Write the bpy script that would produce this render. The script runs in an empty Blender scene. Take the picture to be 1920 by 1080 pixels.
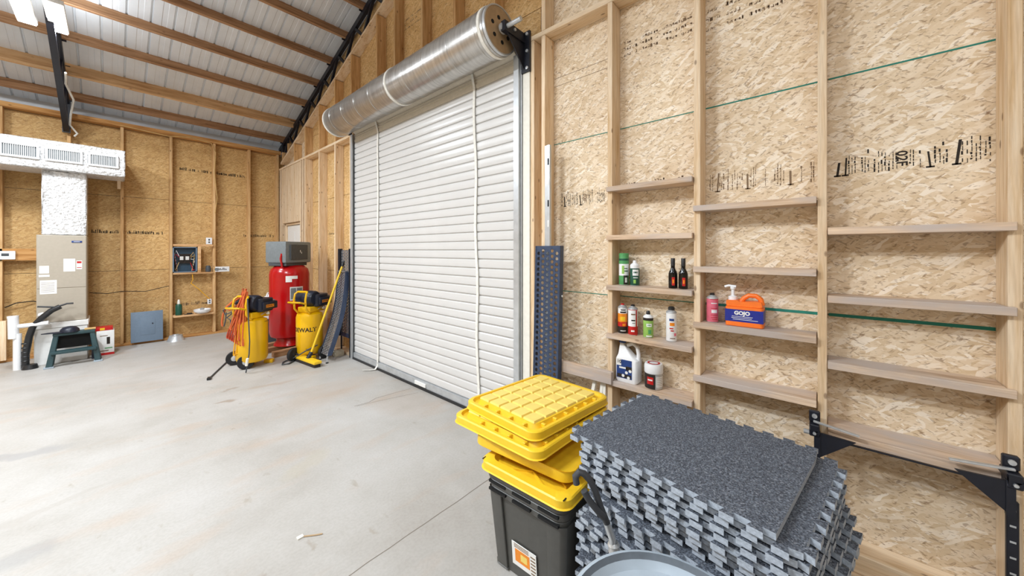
import bpy, bmesh, math, random
from mathutils import Vector, Matrix
random.seed(7)
C = bpy.context.scene.collection
SC = bpy.context.scene

# ---------------------------------------------------------------- camera, world, lights, exposure
cam_d = bpy.data.cameras.new('camera'); cam = bpy.data.objects.new('camera', cam_d); C.objects.link(cam)
cam.location = (0, 0, 1.65)
cam.rotation_euler = (math.pi/2, 0, -math.atan2(751, 660))
cam_d.sensor_width = 36; cam_d.lens = 36*660/1920; cam_d.shift_y = -70/1920; cam_d.clip_start = 0.02
SC.camera = cam
SC.view_settings.view_transform = 'Standard'; SC.view_settings.look = 'None'
SC.view_settings.exposure = 0.22; SC.view_settings.gamma = 1; SC.view_settings.use_curve_mapping = False
w = bpy.data.worlds.new('world'); SC.world = w; w.use_nodes = True
w.node_tree.nodes['Background'].inputs[0].default_value = (.75, .85, 1, 1)
w.node_tree.nodes['Background'].inputs[1].default_value = 0.6
LAMPS = [(-.415, 6.55, .14, 45), (-.645, 6.55, .14, 40),
         (-1.2, 2.5, .3, 165), (-2.6, 5.7, .3, 205), (-2.6, .6, .3, 50), (-.5, -1.6, .3, 26),  # unseen from here: one to brighten the shelf wall, one for shadows, then fill
         (-2.6, -1.6, .3, 50)]
RIDGE_Y = 2.0
def roof_z(y):                      # underside of the purlins
    return 4.05 + .332*(8.95 - y) if y >= RIDGE_Y else 4.05 + .332*(8.95 - (2*RIDGE_Y - y))
def area(loc, sx, sy, power, col=(.86, .93, 1.0), up=False):
    l = bpy.data.lights.new('lamp_light', 'AREA'); l.shape = 'RECTANGLE'; l.size = sx; l.size_y = sy
    l.energy = power; l.color = col
    o = bpy.data.objects.new('lamp_light', l); C.objects.link(o); o.location = loc
    if up: o.rotation_euler = (math.pi, 0, 0)
    return o

# ---------------------------------------------------------------- materials
def lin(c):
    return tuple(((v/255+.055)/1.055)**2.4 if v > 10 else v/255/12.92 for v in c) + (1,)
class NT:
    def __init__(s, name):
        s.m = bpy.data.materials.new(name); s.m.use_nodes = True; s.t = s.m.node_tree
        s.b = s.t.nodes['Principled BSDF']
    def n(s, typ, **kw):
        x = s.t.nodes.new(typ)
        for k, v in kw.items():
            if k.startswith('i_'):
                key = k[2:]; key = int(key) if key.isdigit() else key.replace('_', ' ')
                x.inputs[key].default_value = v
            else: setattr(x, k, v)
        return x
    def l(s, a, b): s.t.links.new(a, b)
    def ramp(s, fac, stops, interp='LINEAR'):
        r = s.n('ShaderNodeValToRGB'); r.color_ramp.interpolation = interp
        e = r.color_ramp.elements
        while len(e) > 1: e.remove(e[-1])
        e[0].position = stops[0][0]; e[0].color = stops[0][1]
        for p, c in stops[1:]:
            q = e.new(p); q.color = c
        s.l(fac, r.inputs[0]); return r
    def mix(s, fac, a, b, mode='MIX'):
        m = s.n('ShaderNodeMix', data_type='RGBA', blend_type=mode)
        for v, i in ((fac, 0), (a, 6), (b, 7)):
            if hasattr(v, 'links'): s.l(v, m.inputs[i])
            else: m.inputs[i].default_value = v
        return m.outputs[2]
    def coord(s, scale=(1, 1, 1), rot=(0, 0, 0), rand=False):
        tc = s.n('ShaderNodeTexCoord'); mp = s.n('ShaderNodeMapping')
        mp.inputs['Scale'].default_value = scale; mp.inputs['Rotation'].default_value = rot
        src = tc.outputs['Object']
        if rand:
            oi = s.n('ShaderNodeObjectInfo'); mu = s.n('ShaderNodeMath', operation='MULTIPLY'); mu.inputs[1].default_value = 37.
            s.l(oi.outputs['Random'], mu.inputs[0])
            va = s.n('ShaderNodeVectorMath', operation='ADD'); s.l(src, va.inputs[0]); s.l(mu.outputs[0], va.inputs[1]); src = va.outputs[0]
        s.l(src, mp.inputs[0]); return mp.outputs[0]
    def bump(s, h, strength=.3, dist=.002):
        b = s.n('ShaderNodeBump'); b.inputs['Strength'].default_value = strength; b.inputs['Distance'].default_value = dist
        s.l(h, b.inputs['Height']); s.l(b.outputs[0], s.b.inputs['Normal'])
def plain(name, rgb, rough=.5, metal=0., var=.06, bump=0., scale=30, spec=.5):
    m = NT(name); c = lin(rgb)
    nz = m.n('ShaderNodeTexNoise'); nz.inputs['Scale'].default_value = scale; nz.inputs['Detail'].default_value = 4
    m.l(m.coord(), nz.inputs['Vector'])
    d = tuple(max(0, v*(1-var*2)) for v in c[:3]) + (1,); u = tuple(min(1, v*(1+var)) for v in c[:3]) + (1,)
    r = m.ramp(nz.outputs[0], [(.3, d), (.7, u)]); m.l(r.outputs[0], m.b.inputs['Base Color'])
    m.b.inputs['Roughness'].default_value = rough; m.b.inputs['Metallic'].default_value = metal
    m.b.inputs['Specular IOR Level'].default_value = spec
    if bump: m.bump(nz.outputs[0], bump, .003)
    return m.m
def wood(name, axis, light, mid, dark, rough=.75, knots=.5, grey=None):
    m = NT(name)
    sc = [9, 9, 9]; sc[axis] = .55
    v = m.coord(tuple(sc), rand=True)
    nz = m.n('ShaderNodeTexNoise'); nz.inputs['Scale'].default_value = 2.6; nz.inputs['Detail'].default_value = 5; nz.inputs['Roughness'].default_value = .6; nz.inputs['Distortion'].default_value = .6
    m.l(v, nz.inputs['Vector'])
    wv = m.n('ShaderNodeTexNoise'); wv.inputs['Scale'].default_value = 14; wv.inputs['Detail'].default_value = 2
    m.l(v, wv.inputs['Vector'])
    base = m.ramp(nz.outputs[0], [(.3, lin(dark)), (.45, lin(mid)), (.62, lin(light))])
    fine = m.ramp(wv.outputs[0], [(.35, (.78, .74, .7, 1)), (.6, (1, 1, 1, 1))])
    col = m.mix(.55, base.outputs[0], fine.outputs[0], 'MULTIPLY')
    # knots
    s2 = [9, 9, 9]; s2[axis] = 4.2
    vk = m.coord(tuple(s2), rand=True)
    vo = m.n('ShaderNodeTexVoronoi'); vo.inputs['Scale'].default_value = 1.5; m.l(vk, vo.inputs['Vector'])
    kr = m.ramp(vo.outputs['Distance'], [(.0, (1, 1, 1, 1)), (.09, (.8, .8, .8, 1)), (.14, (0, 0, 0, 1))])
    km = m.n('ShaderNodeMath', operation='MULTIPLY'); km.inputs[1].default_value = knots; m.l(kr.outputs[0], km.inputs[0])
    col = m.mix(km.outputs[0], col, lin((96, 56, 30)))
    if grey:
        n3 = m.n('ShaderNodeTexNoise'); n3.inputs['Scale'].default_value = 1.4; n3.inputs['Detail'].default_value = 6; m.l(m.coord((4 if axis else 2, 2 if axis == 1 else 4, 8), rand=True), n3.inputs['Vector'])
        gr = m.ramp(n3.outputs[0], [(.38, (0, 0, 0, 1)), (.62, (1, 1, 1, 1))])
        col = m.mix(gr.outputs[0], col, lin(grey))
    # per board tone
    oi = m.n('ShaderNodeObjectInfo'); hs = m.n('ShaderNodeHueSaturation')
    mr = m.n('ShaderNodeMapRange'); mr.inputs[3].default_value = .88; mr.inputs[4].default_value = 1.1; m.l(oi.outputs['Random'], mr.inputs[0])
    m.l(mr.outputs[0], hs.inputs['Value']); m.l(col, hs.inputs['Color']); m.l(hs.outputs[0], m.b.inputs['Base Color'])
    m.b.inputs['Roughness'].default_value = rough; m.b.inputs['Specular IOR Level'].default_value = .25
    m.bump(wv.outputs[0], .35, .0015)
    return m.m
def osb(name, plane, tones, dark, amt=.5, spread=1.0):
    """strand board: three layers of long flakes at different angles; plane 'x' = board in YZ, 'y' = board in XZ"""
    m = NT(name)
    cols = None
    fac_prev = None
    for k, (ang, sc, st) in enumerate(((.1, 64, 4.2), (-.42, 74, 3.6), (.62, 58, 3.8))):
        rot = (ang, 0, 0) if plane == 'x' else (0, ang, 0)
        scale = (6, sc/st, sc) if plane == 'x' else (sc/st, 6, sc)
        vec = m.coord(scale=(1, 1, 1), rot=rot)
        mp = m.n('ShaderNodeMapping'); mp.inputs['Scale'].default_value = scale; mp.inputs['Location'].default_value = (k*7.3, k*3.1, k*5.7)
        nz = m.n('ShaderNodeTexNoise'); nz.inputs['Scale'].default_value = 9; nz.inputs['Detail'].default_value = 2; m.l(vec, nz.inputs['Vector'])
        va = m.n('ShaderNodeVectorMath', operation='MULTIPLY_ADD'); va.inputs[1].default_value = (.05, .05, .05); m.l(nz.outputs['Color'], va.inputs[0]); m.l(vec, va.inputs[2])
        m.l(va.outputs[0], mp.inputs[0])
        vo = m.n('ShaderNodeTexVoronoi'); vo.inputs['Scale'].default_value = 1.0; vo.inputs['Randomness'].default_value = 1
        m.l(mp.outputs[0], vo.inputs['Vector'])
        sp = m.n('ShaderNodeSeparateColor'); m.l(vo.outputs['Color'], sp.inputs[0])
        c = m.ramp(sp.outputs[0], [(0, lin(tones[0])), (.35, lin(tones[1])), (.7, lin(tones[2])), (1, lin(tones[3]))])
        if cols is None: cols = c.outputs[0]; hgt = sp.outputs[2]
        else:
            f = m.ramp(sp.outputs[1], [(.52, (0, 0, 0, 1)), (.56, (1, 1, 1, 1))])
            cols = m.mix(f.outputs[0], cols, c.outputs[0])
    # dark thin slivers lying at several angles
    for q, (an, sc, lo, st) in enumerate(((.15, 60, .665, .26), (-.5, 85, .66, .3), (.8, 75, .67, .3), (.05, 140, .655, .3))):
        rot = (an, 0, 0) if plane == 'x' else (0, an, 0)
        v0 = m.coord(rot=rot); mp = m.n('ShaderNodeMapping'); mp.inputs['Scale'].default_value = (5, sc*st, sc) if plane == 'x' else (sc*st, 5, sc)
        mp.inputs['Location'].default_value = (q*3.3, q*5.1, q*2.7); m.l(v0, mp.inputs[0])
        nz = m.n('ShaderNodeTexNoise'); nz.inputs['Scale'].default_value = 1.; nz.inputs['Detail'].default_value = 2.; m.l(mp.outputs[0], nz.inputs['Vector'])
        f = m.ramp(nz.outputs[0], [(lo-.03, (0, 0, 0, 1)), (lo+.03, (amt, amt, amt, 1))])
        cols = m.mix(f.outputs[0], cols, lin(dark))
    oi = m.n('ShaderNodeObjectInfo'); hs = m.n('ShaderNodeHueSaturation'); mr = m.n('ShaderNodeMapRange'); mr.inputs[3].default_value = .90; mr.inputs[4].default_value = 1.06
    m.l(oi.outputs['Random'], mr.inputs[0]); m.l(mr.outputs[0], hs.inputs['Value']); m.l(cols, hs.inputs['Color']); cols = hs.outputs[0]
    big = m.n('ShaderNodeTexNoise'); big.inputs['Scale'].default_value = 1.7; big.inputs['Detail'].default_value = 3; m.l(m.coord(), big.inputs['Vector'])
    bt = m.ramp(big.outputs[0], [(.3, (.86, .82, .78, 1)), (.65, (1, 1, 1, 1))])
    cols = m.mix(.8*spread, cols, bt.outputs[0], 'MULTIPLY')
    m.l(cols, m.b.inputs['Base Color']); m.b.inputs['Roughness'].default_value = .7; m.b.inputs['Specular IOR Level'].default_value = .3
    m.bump(hgt, .35, .002)
    return m.m

M = {}
M['osb_right'] = osb('osb_board_pale', 'x', [(216, 192, 158), (228, 207, 177), (236, 218, 192), (248, 236, 218)], (132, 100, 70), .5)
M['osb_gable'] = osb('osb_board_gable', 'x', [(208, 166, 108), (220, 180, 122), (228, 190, 134), (236, 204, 152)], (128, 88, 48), .45)
M['osb_back'] = osb('osb_board_amber', 'y', [(190, 150, 96), (200, 162, 106), (210, 173, 116), (218, 184, 130)], (120, 86, 48), .55)
PINE = ((240, 218, 188), (232, 204, 168), (212, 176, 130))
M['pine_z'] = wood('pine_upright', 2, *PINE, knots=.7)
M['pine_y'] = wood('pine_along_wall', 1, *PINE, knots=.7)
M['pine_x'] = wood('pine_across', 0, (206, 160, 104), (186, 136, 80), (150, 98, 50), knots=.7)
M['purlin'] = wood('purlin_wood', 0, (184, 144, 108), (160, 120, 86), (128, 92, 64), knots=.6)
M['purlin_pale'] = wood('purlin_wood_pale', 0, (226, 186, 140), (208, 164, 116), (180, 132, 86), knots=.5)
M['amber_z'] = wood('aged_pine_upright', 2, (224, 186, 136), (208, 166, 114), (176, 130, 80), knots=.7)
M['shelf'] = wood('weathered_board', 1, (226, 200, 172), (204, 176, 148), (160, 132, 108), knots=.5, grey=(190, 176, 166))
def concrete():
    m = NT('concrete_floor')
    v = m.coord()
    n1 = m.n('ShaderNodeTexNoise'); n1.inputs['Scale'].default_value = .9; n1.inputs['Detail'].default_value = 8; n1.inputs['Roughness'].default_value = .62; m.l(v, n1.inputs['Vector'])
    c = m.ramp(n1.outputs[0], [(.3, lin((163, 157, 149))), (.5, lin((178, 174, 168))), (.7, lin((189, 186, 182)))]).outputs[0]
    n2 = m.n('ShaderNodeTexNoise'); n2.inputs['Scale'].default_value = 2.3; n2.inputs['Detail'].default_value = 6; m.l(m.coord((.6, 1.9, 1), (0, 0, .5)), n2.inputs['Vector'])
    f = m.ramp(n2.outputs[0], [(.55, (0, 0, 0, 1)), (.75, (.55, .55, .55, 1))])
    c = m.mix(f.outputs[0], c, lin((180, 160, 142)))
    n3 = m.n('ShaderNodeTexNoise'); n3.inputs['Scale'].default_value = 7; n3.inputs['Detail'].default_value = 5; m.l(m.coord((1.6, .7, 1), (0, 0, -.4)), n3.inputs['Vector'])
    f = m.ramp(n3.outputs[0], [(.66, (0, 0, 0, 1)), (.74, (.5, .5, .5, 1))])
    c = m.mix(f.outputs[0], c, lin((150, 138, 122)))
    n4 = m.n('ShaderNodeTexNoise'); n4.inputs['Scale'].default_value = 60; n4.inputs['Detail'].default_value = 3; m.l(v, n4.inputs['Vector'])
    c = m.mix(.35, c, m.ramp(n4.outputs[0], [(.35, (.82, .8, .78, 1)), (.6, (1, 1, 1, 1))]).outputs[0], 'MULTIPLY')
    # stains with a place of their own: (x, y, half length, half width, turn, strength, colour)
    tc = m.n('ShaderNodeTexCoord')
    wob = m.n('ShaderNodeTexNoise'); wob.inputs['Scale'].default_value = 5; wob.inputs['Detail'].default_value = 4; m.l(tc.outputs['Object'], wob.inputs['Vector'])
    va = m.n('ShaderNodeVectorMath', operation='MULTIPLY_ADD'); va.inputs[1].default_value = (.22, .22, 0); m.l(wob.outputs['Color'], va.inputs[0]); m.l(tc.outputs['Object'], va.inputs[2])
    for x, y, a, b, t, s, col in [(-.48, 4.86, .34, .10, -.35, .55, (150, 148, 148)), (-.3, 3.72, .42, .05, .3, .45, (165, 158, 150)),
                                  (-.32, 3.25, .16, .13, .4, .5, (150, 148, 146)), (.83, 4.9, .10, .05, 0, .6, (140, 120, 100)),
                                  (.95, 5.3, .12, .03, .3, .5, (140, 120, 100)), (1.75, 4.3, .8, .35, .2, .3, (176, 156, 138)),
                                  (2.1, 3.4, .35, .5, .2, .28, (170, 150, 132)), (1.3, 5.1, .35, .06, -.2, .4, (160, 138, 116)),
                                  (1.0, 3.0, .25, .12, .5, .25, (178, 166, 140))]:
        mp = m.n('ShaderNodeMapping', vector_type='TEXTURE'); mp.inputs['Location'].default_value = (x+.11, y+.11, 0)
        mp.inputs['Rotation'].default_value = (0, 0, t); mp.inputs['Scale'].default_value = (a, b, 1); m.l(va.outputs[0], mp.inputs[0])
        ln = m.n('ShaderNodeVectorMath', operation='LENGTH'); m.l(mp.outputs[0], ln.inputs[0])
        f = m.ramp(ln.outputs['Value'], [(.55, (s, s, s, 1)), (1., (0, 0, 0, 1))])
        c = m.mix(f.outputs[0], c, lin(col))
    m.l(c, m.b.inputs['Base Color'])
    m.l(m.ramp(n1.outputs[0], [(.3, (.62, .62, .62, 1)), (.7, (.42, .42, .42, 1))]).outputs[0], m.b.inputs['Roughness'])
    m.b.inputs['Specular IOR Level'].default_value = .4
    m.bump(n4.outputs[0], .12, .002)
    return m.m
M['concrete'] = concrete()
M['crack'] = plain('floor_crack', (128, 118, 106), .9)
M['roof'] = plain('roof_sheet_steel', (222, 224, 226), .42, .1, .04, scale=3)
M['steel_black'] = plain('black_painted_steel', (20, 23, 34), .45, 0, .1)
M['slat'] = plain('cream_painted_slat', (216, 214, 211), .27, 0, .01, scale=5)
M['beige_sheet'] = plain('beige_sheet', (214, 204, 186), .4, 0, .03)
M['rope'] = plain('white_webbing', (236, 233, 224), .8)
M['galv'] = plain('galvanised_steel', (200, 203, 205), .35, .5, .06, scale=14)
def drum_mat():
    m = NT('rolled_curtain_back')
    tc = m.coord((1, 1, 1))
    nz = m.n('ShaderNodeTexNoise'); nz.inputs['Scale'].default_value = 5; nz.inputs['Detail'].default_value = 4; m.l(m.coord((1, 6, 1)), nz.inputs['Vector'])
    m.l(m.ramp(nz.outputs[0], [(.3, lin((176, 174, 170))), (.7, lin((208, 206, 202)))]).outputs[0], m.b.inputs['Base Color'])
    m.b.inputs['Metallic'].default_value = .8; m.b.inputs['Roughness'].default_value = .28
    wv = m.n('ShaderNodeTexWave', bands_direction='Y'); wv.inputs['Scale'].default_value = 2.2; wv.inputs['Distortion'].default_value = .6; m.l(tc, wv.inputs['Vector'])
    m.bump(wv.outputs[0], .03, .01)
    return m.m
M['drum'] = drum_mat()
M['drum_end'] = plain('drum_end_disc', (186, 158, 122), .4, .2, .12, scale=8)
M['white'] = plain('white_paint', (235, 234, 230), .5, 0, .02)
M['white_plastic'] = plain('white_plastic', (238, 239, 240), .3, 0, .02)
M['trim_board'] = plain('white_trim_board', (238, 234, 222), .55, 0, .03)
M['yellow'] = plain('yellow_plastic', (240, 196, 40), .42, 0, .03)
M['yellow_pale'] = plain('yellow_plastic_panel', (240, 212, 112), .5, 0, .03)
M['yellow_tank'] = plain('yellow_tank_paint', (228, 176, 8), .3, 0, .05, scale=4)
M['black_plastic'] = plain('black_plastic', (34, 35, 37), .42, 0, .1)
M['tote_black'] = plain('tote_charcoal_plastic', (78, 77, 73), .4, 0, .05)
M['hole'] = plain('slot_black', (8, 8, 8), .8)
M['foam'] = plain('grey_foam_edge', (168, 176, 186), .85, 0, .12, .5, 120)
def rubber():
    m = NT('speckled_rubber_top')
    vo = m.n('ShaderNodeTexNoise'); vo.inputs['Scale'].default_value = 190; vo.inputs['Detail'].default_value = 2; m.l(m.coord(), vo.inputs['Vector'])
    v2 = m.n('ShaderNodeTexVoronoi'); v2.inputs['Scale'].default_value = 210; m.l(m.coord(), v2.inputs['Vector'])
    sp = m.n('ShaderNodeSeparateColor'); m.l(v2.outputs['Color'], sp.inputs[0])
    c = m.ramp(sp.outputs[0], [(0, lin((42, 46, 54))), (.45, lin((70, 76, 86))), (.8, lin((98, 105, 116))), (1, lin((150, 154, 160)))])
    c2 = m.mix(.5, c.outputs[0], m.ramp(vo.outputs[0], [(.4, lin((40, 42, 50))), (.65, lin((120, 128, 140)))]).outputs[0])
    m.l(c2, m.b.inputs['Base Color']); m.b.inputs['Roughness'].default_value = .85
    m.bump(vo.outputs[0], .8, .004)
    return m.m
M['rubber'] = rubber()
M['tub_grey'] = plain('grey_tub_plastic', (168, 180, 190), .35, 0, .08, scale=6)
M['tub_dark'] = plain('dark_tub_rim', (100, 108, 116), .4, 0, .08)
M['hook_grip'] = plain('rubber_hook_coating', (58, 60, 64), .6)
M['tape'] = plain('foil_tape', (200, 200, 198), .35, .5, .15, .6, 60)
def foil():
    m = NT('crumpled_foil')
    nz = m.n('ShaderNodeTexNoise'); nz.inputs['Scale'].default_value = 34; nz.inputs['Detail'].default_value = 5; m.l(m.coord(), nz.inputs['Vector'])
    m.l(m.ramp(nz.outputs[0], [(.33, lin((196, 194, 190))), (.5, lin((232, 232, 232)))]).outputs[0], m.b.inputs['Base Color'])
    m.b.inputs['Metallic'].default_value = .35; m.b.inputs['Roughness'].default_value = .38
    m.bump(nz.outputs[0], 1., .03)
    return m.m
M['foil'] = foil()
M['cabinet'] = plain('beige_grey_cabinet', (176, 166, 150), .45, 0, .02)
M['grille'] = plain('register_white', (225, 226, 226), .4)
M['grille_dark'] = plain('register_shadow', (120, 126, 128), .6)
M['panel_grey'] = plain('grey_panel_paint', (112, 130, 148), .45, 0, .03)
M['navy'] = plain('navy_plastic', (24, 30, 46), .4)
M['red_tank'] = plain('red_tank_paint', (176, 12, 16), .22, 0, .05, scale=4)
M['grey_cover'] = plain('grey_cover_plastic', (120, 126, 128), .45)
M['grey_dark'] = plain('dark_grille', (70, 74, 78), .6)
M['green_stool'] = plain('dark_green_plastic', (44, 70, 74), .5)
M['orange_cord'] = plain('orange_cord', (212, 104, 52), .6)
M['red_cord'] = plain('rust_red_cord', (176, 60, 30), .6)
M['yellow_cord'] = plain('yellow_cord', (232, 168, 24), .6)
M['red'] = plain('red_print', (196, 30, 30), .4)
M['orange'] = plain('orange_plastic', (250, 122, 40), .35, 0, .03)
M['blue'] = plain('blue_print', (28, 42, 140), .4)
M['dk_blue'] = plain('blue_label', (36, 66, 128), .4)
M['pink'] = plain('pink_can', (226, 112, 134), .35)
M['green'] = plain('green_print', (84, 158, 96), .4)
M['dk_green'] = plain('dark_green_print', (28, 84, 66), .4)
M['lime'] = plain('lime_print', (150, 196, 96), .4)
M['orange_print'] = plain('orange_print', (238, 140, 30), .4)
M['glass_black'] = plain('black_bottle_glass', (12, 11, 12), .12)
M['ink'] = plain('black_ink', (44, 36, 30), .9)
M['ink_faint'] = plain('faded_ink', (128, 104, 80), .9)
M['teal'] = plain('teal_edge_paint', (40, 128, 112), .8)
M['steel_bolt'] = plain('zinc_bolt', (205, 208, 210), .3, .6)
M['tire'] = plain('wheel_rubber', (26, 27, 30), .7)
M['teal_dark'] = plain('electrical_interior', (40, 66, 84), .5)
M['concrete_block'] = plain('worn_block', (196, 186, 166), .9)
M['cardboard'] = plain('cardboard', (206, 170, 110), .8)
def emit(name, strength):
    m = NT(name); m.b.inputs['Base Color'].default_value = (1, 1, 1, 1)
    m.b.inputs['Emission Color'].default_value = (1, .99, .96, 1); m.b.inputs['Emission Strength'].default_value = strength
    return m.m
M['lamp'] = emit('led_diffuser', 9)

# ---------------------------------------------------------------- mesh helpers
class MB:
    def __init__(s): s.v = []; s.f = []; s.mi = []; s.mats = []
    def _m(s, mat):
        if mat not in s.mats: s.mats.append(mat)
        return s.mats.index(mat)
    def add(s, vs, fs, mat, T=None):
        o = len(s.v); i = s._m(mat)
        for p in vs: s.v.append(tuple(T @ Vector(p)) if T is not None else tuple(p))
        for f in fs: s.f.append([o+k for k in f]); s.mi.append(i)
        return s
    def box(s, a, b, mat, T=None):
        x0, x1 = sorted((a[0], b[0])); y0, y1 = sorted((a[1], b[1])); z0, z1 = sorted((a[2], b[2]))
        vs = [(x, y, z) for z in (z0, z1) for y in (y0, y1) for x in (x0, x1)]
        fs = [(0, 2, 3, 1), (4, 5, 7, 6), (0, 1, 5, 4), (2, 6, 7, 3), (0, 4, 6, 2), (1, 3, 7, 5)]
        return s.add(vs, fs, mat, T)
    def cham(s, a, b, c, mat, T=None):
        """box with chamfered vertical-ish edges on all twelve edges"""
        bm = bmesh.new(); bmesh.ops.create_cube(bm, size=1)
        ce = [(a[k]+b[k])/2 for k in range(3)]; si = [abs(b[k]-a[k]) for k in range(3)]
        for v in bm.verts: v.co = Vector([ce[k]+v.co[k]*si[k] for k in range(3)])
        bmesh.ops.bevel(bm, geom=list(bm.edges), offset=min(c, min(si)*.45), segments=2, affect='EDGES', profile=.6)
        s.bm(bm, mat, T); return s
    def bm(s, bm, mat, T=None):
        bm.verts.index_update()
        s.add([v.co[:] for v in bm.verts], [[v.index for v in f.verts] for f in bm.faces], mat, T); bm.free()
    def prism(s, poly, h0, h1, mat, axis=2, T=None, cap_mat=None):
        """poly in the two other axes, extruded along axis"""
        n = len(poly)
        def P(p, h):
            return (h, p[0], p[1]) if axis == 0 else (p[0], h, p[1]) if axis == 1 else (p[0], p[1], h)
        vs = [P(p, h0) for p in poly] + [P(p, h1) for p in poly]
        s.add(vs, [[i, (i+1) % n, n+(i+1) % n, n+i] for i in range(n)], mat, T)
        o = len(s.v)-2*n
        i = s._m(mat); s.f.append([o+k for k in range(n)][::-1]); s.mi.append(i)
        j = s._m(cap_mat or mat); s.f.append([o+n+k for k in range(n)]); s.mi.append(j)
        return s
    def lathe(s, prof, n, mat, T=None, mats=None, closed=True):
        """prof: list of (r, z)"""
        for k in range(len(prof)-1):
            (r0, z0), (r1, z1) = prof[k], prof[k+1]
            vs = [(r0*math.cos(2*math.pi*i/n), r0*math.sin(2*math.pi*i/n), z0) for i in range(n)] + \
                 [(r1*math.cos(2*math.pi*i/n), r1*math.sin(2*math.pi*i/n), z1) for i in range(n)]
            s.add(vs, [[i, (i+1) % n, n+(i+1) % n, n+i] for i in range(n)], mats[k] if mats else mat, T)
        return s
    def tube(s, pts, r, mat, n=8, T=None, r1=None):
        pts = [Vector(p) for p in pts]; m = len(pts); rings = []
        up = Vector((0, 0, 1))
        for k in range(m):
            d = (pts[min(k+1, m-1)] - pts[max(k-1, 0)]).normalized()
            if k == 0:
                a = d.cross(up if abs(d.z) < .9 else Vector((1, 0, 0))).normalized()
            else:
                a = (a - d*a.dot(d)).normalized()
            b = d.cross(a); rr = r if r1 is None else r + (r1-r)*k/(m-1)
            rings.append([pts[k] + a*rr*math.cos(2*math.pi*i/n) + b*rr*math.sin(2*math.pi*i/n) for i in range(n)])
        vs = [p for rg in rings for p in rg]
        fs = [[k*n+i, k*n+(i+1) % n, (k+1)*n+(i+1) % n, (k+1)*n+i] for k in range(m-1) for i in range(n)]
        fs += [list(range(n))[::-1], [(m-1)*n+i for i in range(n)]]
        return s.add(vs, fs, mat, T)
    def build(s, name, parent=None, recenter=False, ang=35, bevel=0):
        me = bpy.data.meshes.new(name)
        off = Vector((0, 0, 0))
        if recenter:
            off = Vector([(min(v[k] for v in s.v)+max(v[k] for v in s.v))/2 for k in range(3)])
        me.from_pydata([tuple(Vector(v)-off) for v in s.v], [], s.f)
        for m_ in s.mats: me.materials.append(m_ if not isinstance(m_, str) else M[m_])
        me.polygons.foreach_set('material_index', s.mi)
        bm = bmesh.new(); bm.from_mesh(me); bmesh.ops.remove_doubles(bm, verts=bm.verts, dist=1e-5)
        if bevel:
            ed = [e for e in bm.edges if len(e.link_faces) == 2 and e.calc_face_angle(0) > .6]
            bmesh.ops.bevel(bm, geom=ed, offset=bevel, segments=1, affect='EDGES')
        bmesh.ops.recalc_face_normals(bm, faces=bm.faces)
        bm.to_mesh(me); bm.free()
        me.polygons.foreach_set('use_smooth', [True]*len(me.polygons)); me.set_sharp_from_angle(angle=math.radians(ang))
        o = bpy.data.objects.new(name, me); C.objects.link(o); o.location = off
        if parent is not None: o.parent = parent
        return o
def tag(o, label=None, cat=None, group=None, kind=None):
    if label: o['label'] = label
    if cat: o['category'] = cat
    if group: o['group'] = group
    if kind: o['kind'] = kind
    return o
def thing(name, label, cat, loc=(0, 0, 0), rz=0, group=None, kind=None):
    o = bpy.data.objects.new(name, None); C.objects.link(o); o.location = loc; o.rotation_euler = (0, 0, rz); o.empty_display_size = .1
    return tag(o, label, cat, group, kind)
def struct(name, kind='structure'):
    return tag(bpy.data.objects.new(name, None), kind=kind)
def Tr(x=0, y=0, z=0, rx=0, ry=0, rz=0, s=1):
    return Matrix.Translation((x, y, z)) @ Matrix.Rotation(rz, 4, 'Z') @ Matrix.Rotation(ry, 4, 'Y') @ Matrix.Rotation(rx, 4, 'X') @ Matrix.Scale(s, 4)
def boxpart(name, a, b, mat, parent, bevel=0.003):
    return MB().box(a, b, mat).build(name, parent, recenter=True, bevel=bevel)
def clip(poly, f):
    """keep the part of poly where f(p) <= 0"""
    out = []
    for i in range(len(poly)):
        a, b = poly[i], poly[(i+1) % len(poly)]; fa, fb = f(a), f(b)
        if fa <= 0: out.append(a)
        if (fa < 0 < fb) or (fb < 0 < fa):
            t = fa/(fa-fb); out.append((a[0]+(b[0]-a[0])*t, a[1]+(b[1]-a[1])*t))
    return out
def roundrect(w_, h_, r, n=5):
    pts = []
    for cx, cy, a0 in ((w_/2-r, h_/2-r, 0), (-w_/2+r, h_/2-r, 90), (-w_/2+r, -h_/2+r, 180), (w_/2-r, -h_/2+r, 270)):
        for k in range(n+1):
            a = math.radians(a0+90*k/n); pts.append((cx+r*math.cos(a), cy+r*math.sin(a)))
    return pts
def text_mesh(s, size, bold=0.0):
    cu = bpy.data.curves.new('lettering', 'FONT'); cu.body = s; cu.size = size; cu.align_x = 'CENTER'; cu.align_y = 'CENTER'; cu.offset = bold; cu.resolution_u = 3
    o = bpy.data.objects.new('lettering', cu); C.objects.link(o)
    dg = bpy.context.evaluated_depsgraph_get(); dg.update()
    me = bpy.data.meshes.new_from_object(o.evaluated_get(dg))
    vs = [tuple(v.co) for v in me.vertices]; fs = [list(p.vertices) for p in me.polygons]
    bpy.data.objects.remove(o); bpy.data.curves.remove(cu); bpy.data.meshes.remove(me)
    return vs, fs
def flat_text(mb, s, size, mat, T, bold=0.0):
    """text lies in its XY plane, T places it"""
    vs, fs = text_mesh(s, size, bold); mb.add(vs, fs, mat, T)
def wrap_text(mb, s, size, mat, r, z, ang, bold=0.0):
    """text wrapped on a vertical cylinder of radius r"""
    vs, fs = text_mesh(s, size, bold)
    mb.add([(r*math.cos(ang+v[0]/r), r*math.sin(ang+v[0]/r), z+v[1]) for v in vs], fs, mat)
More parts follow.
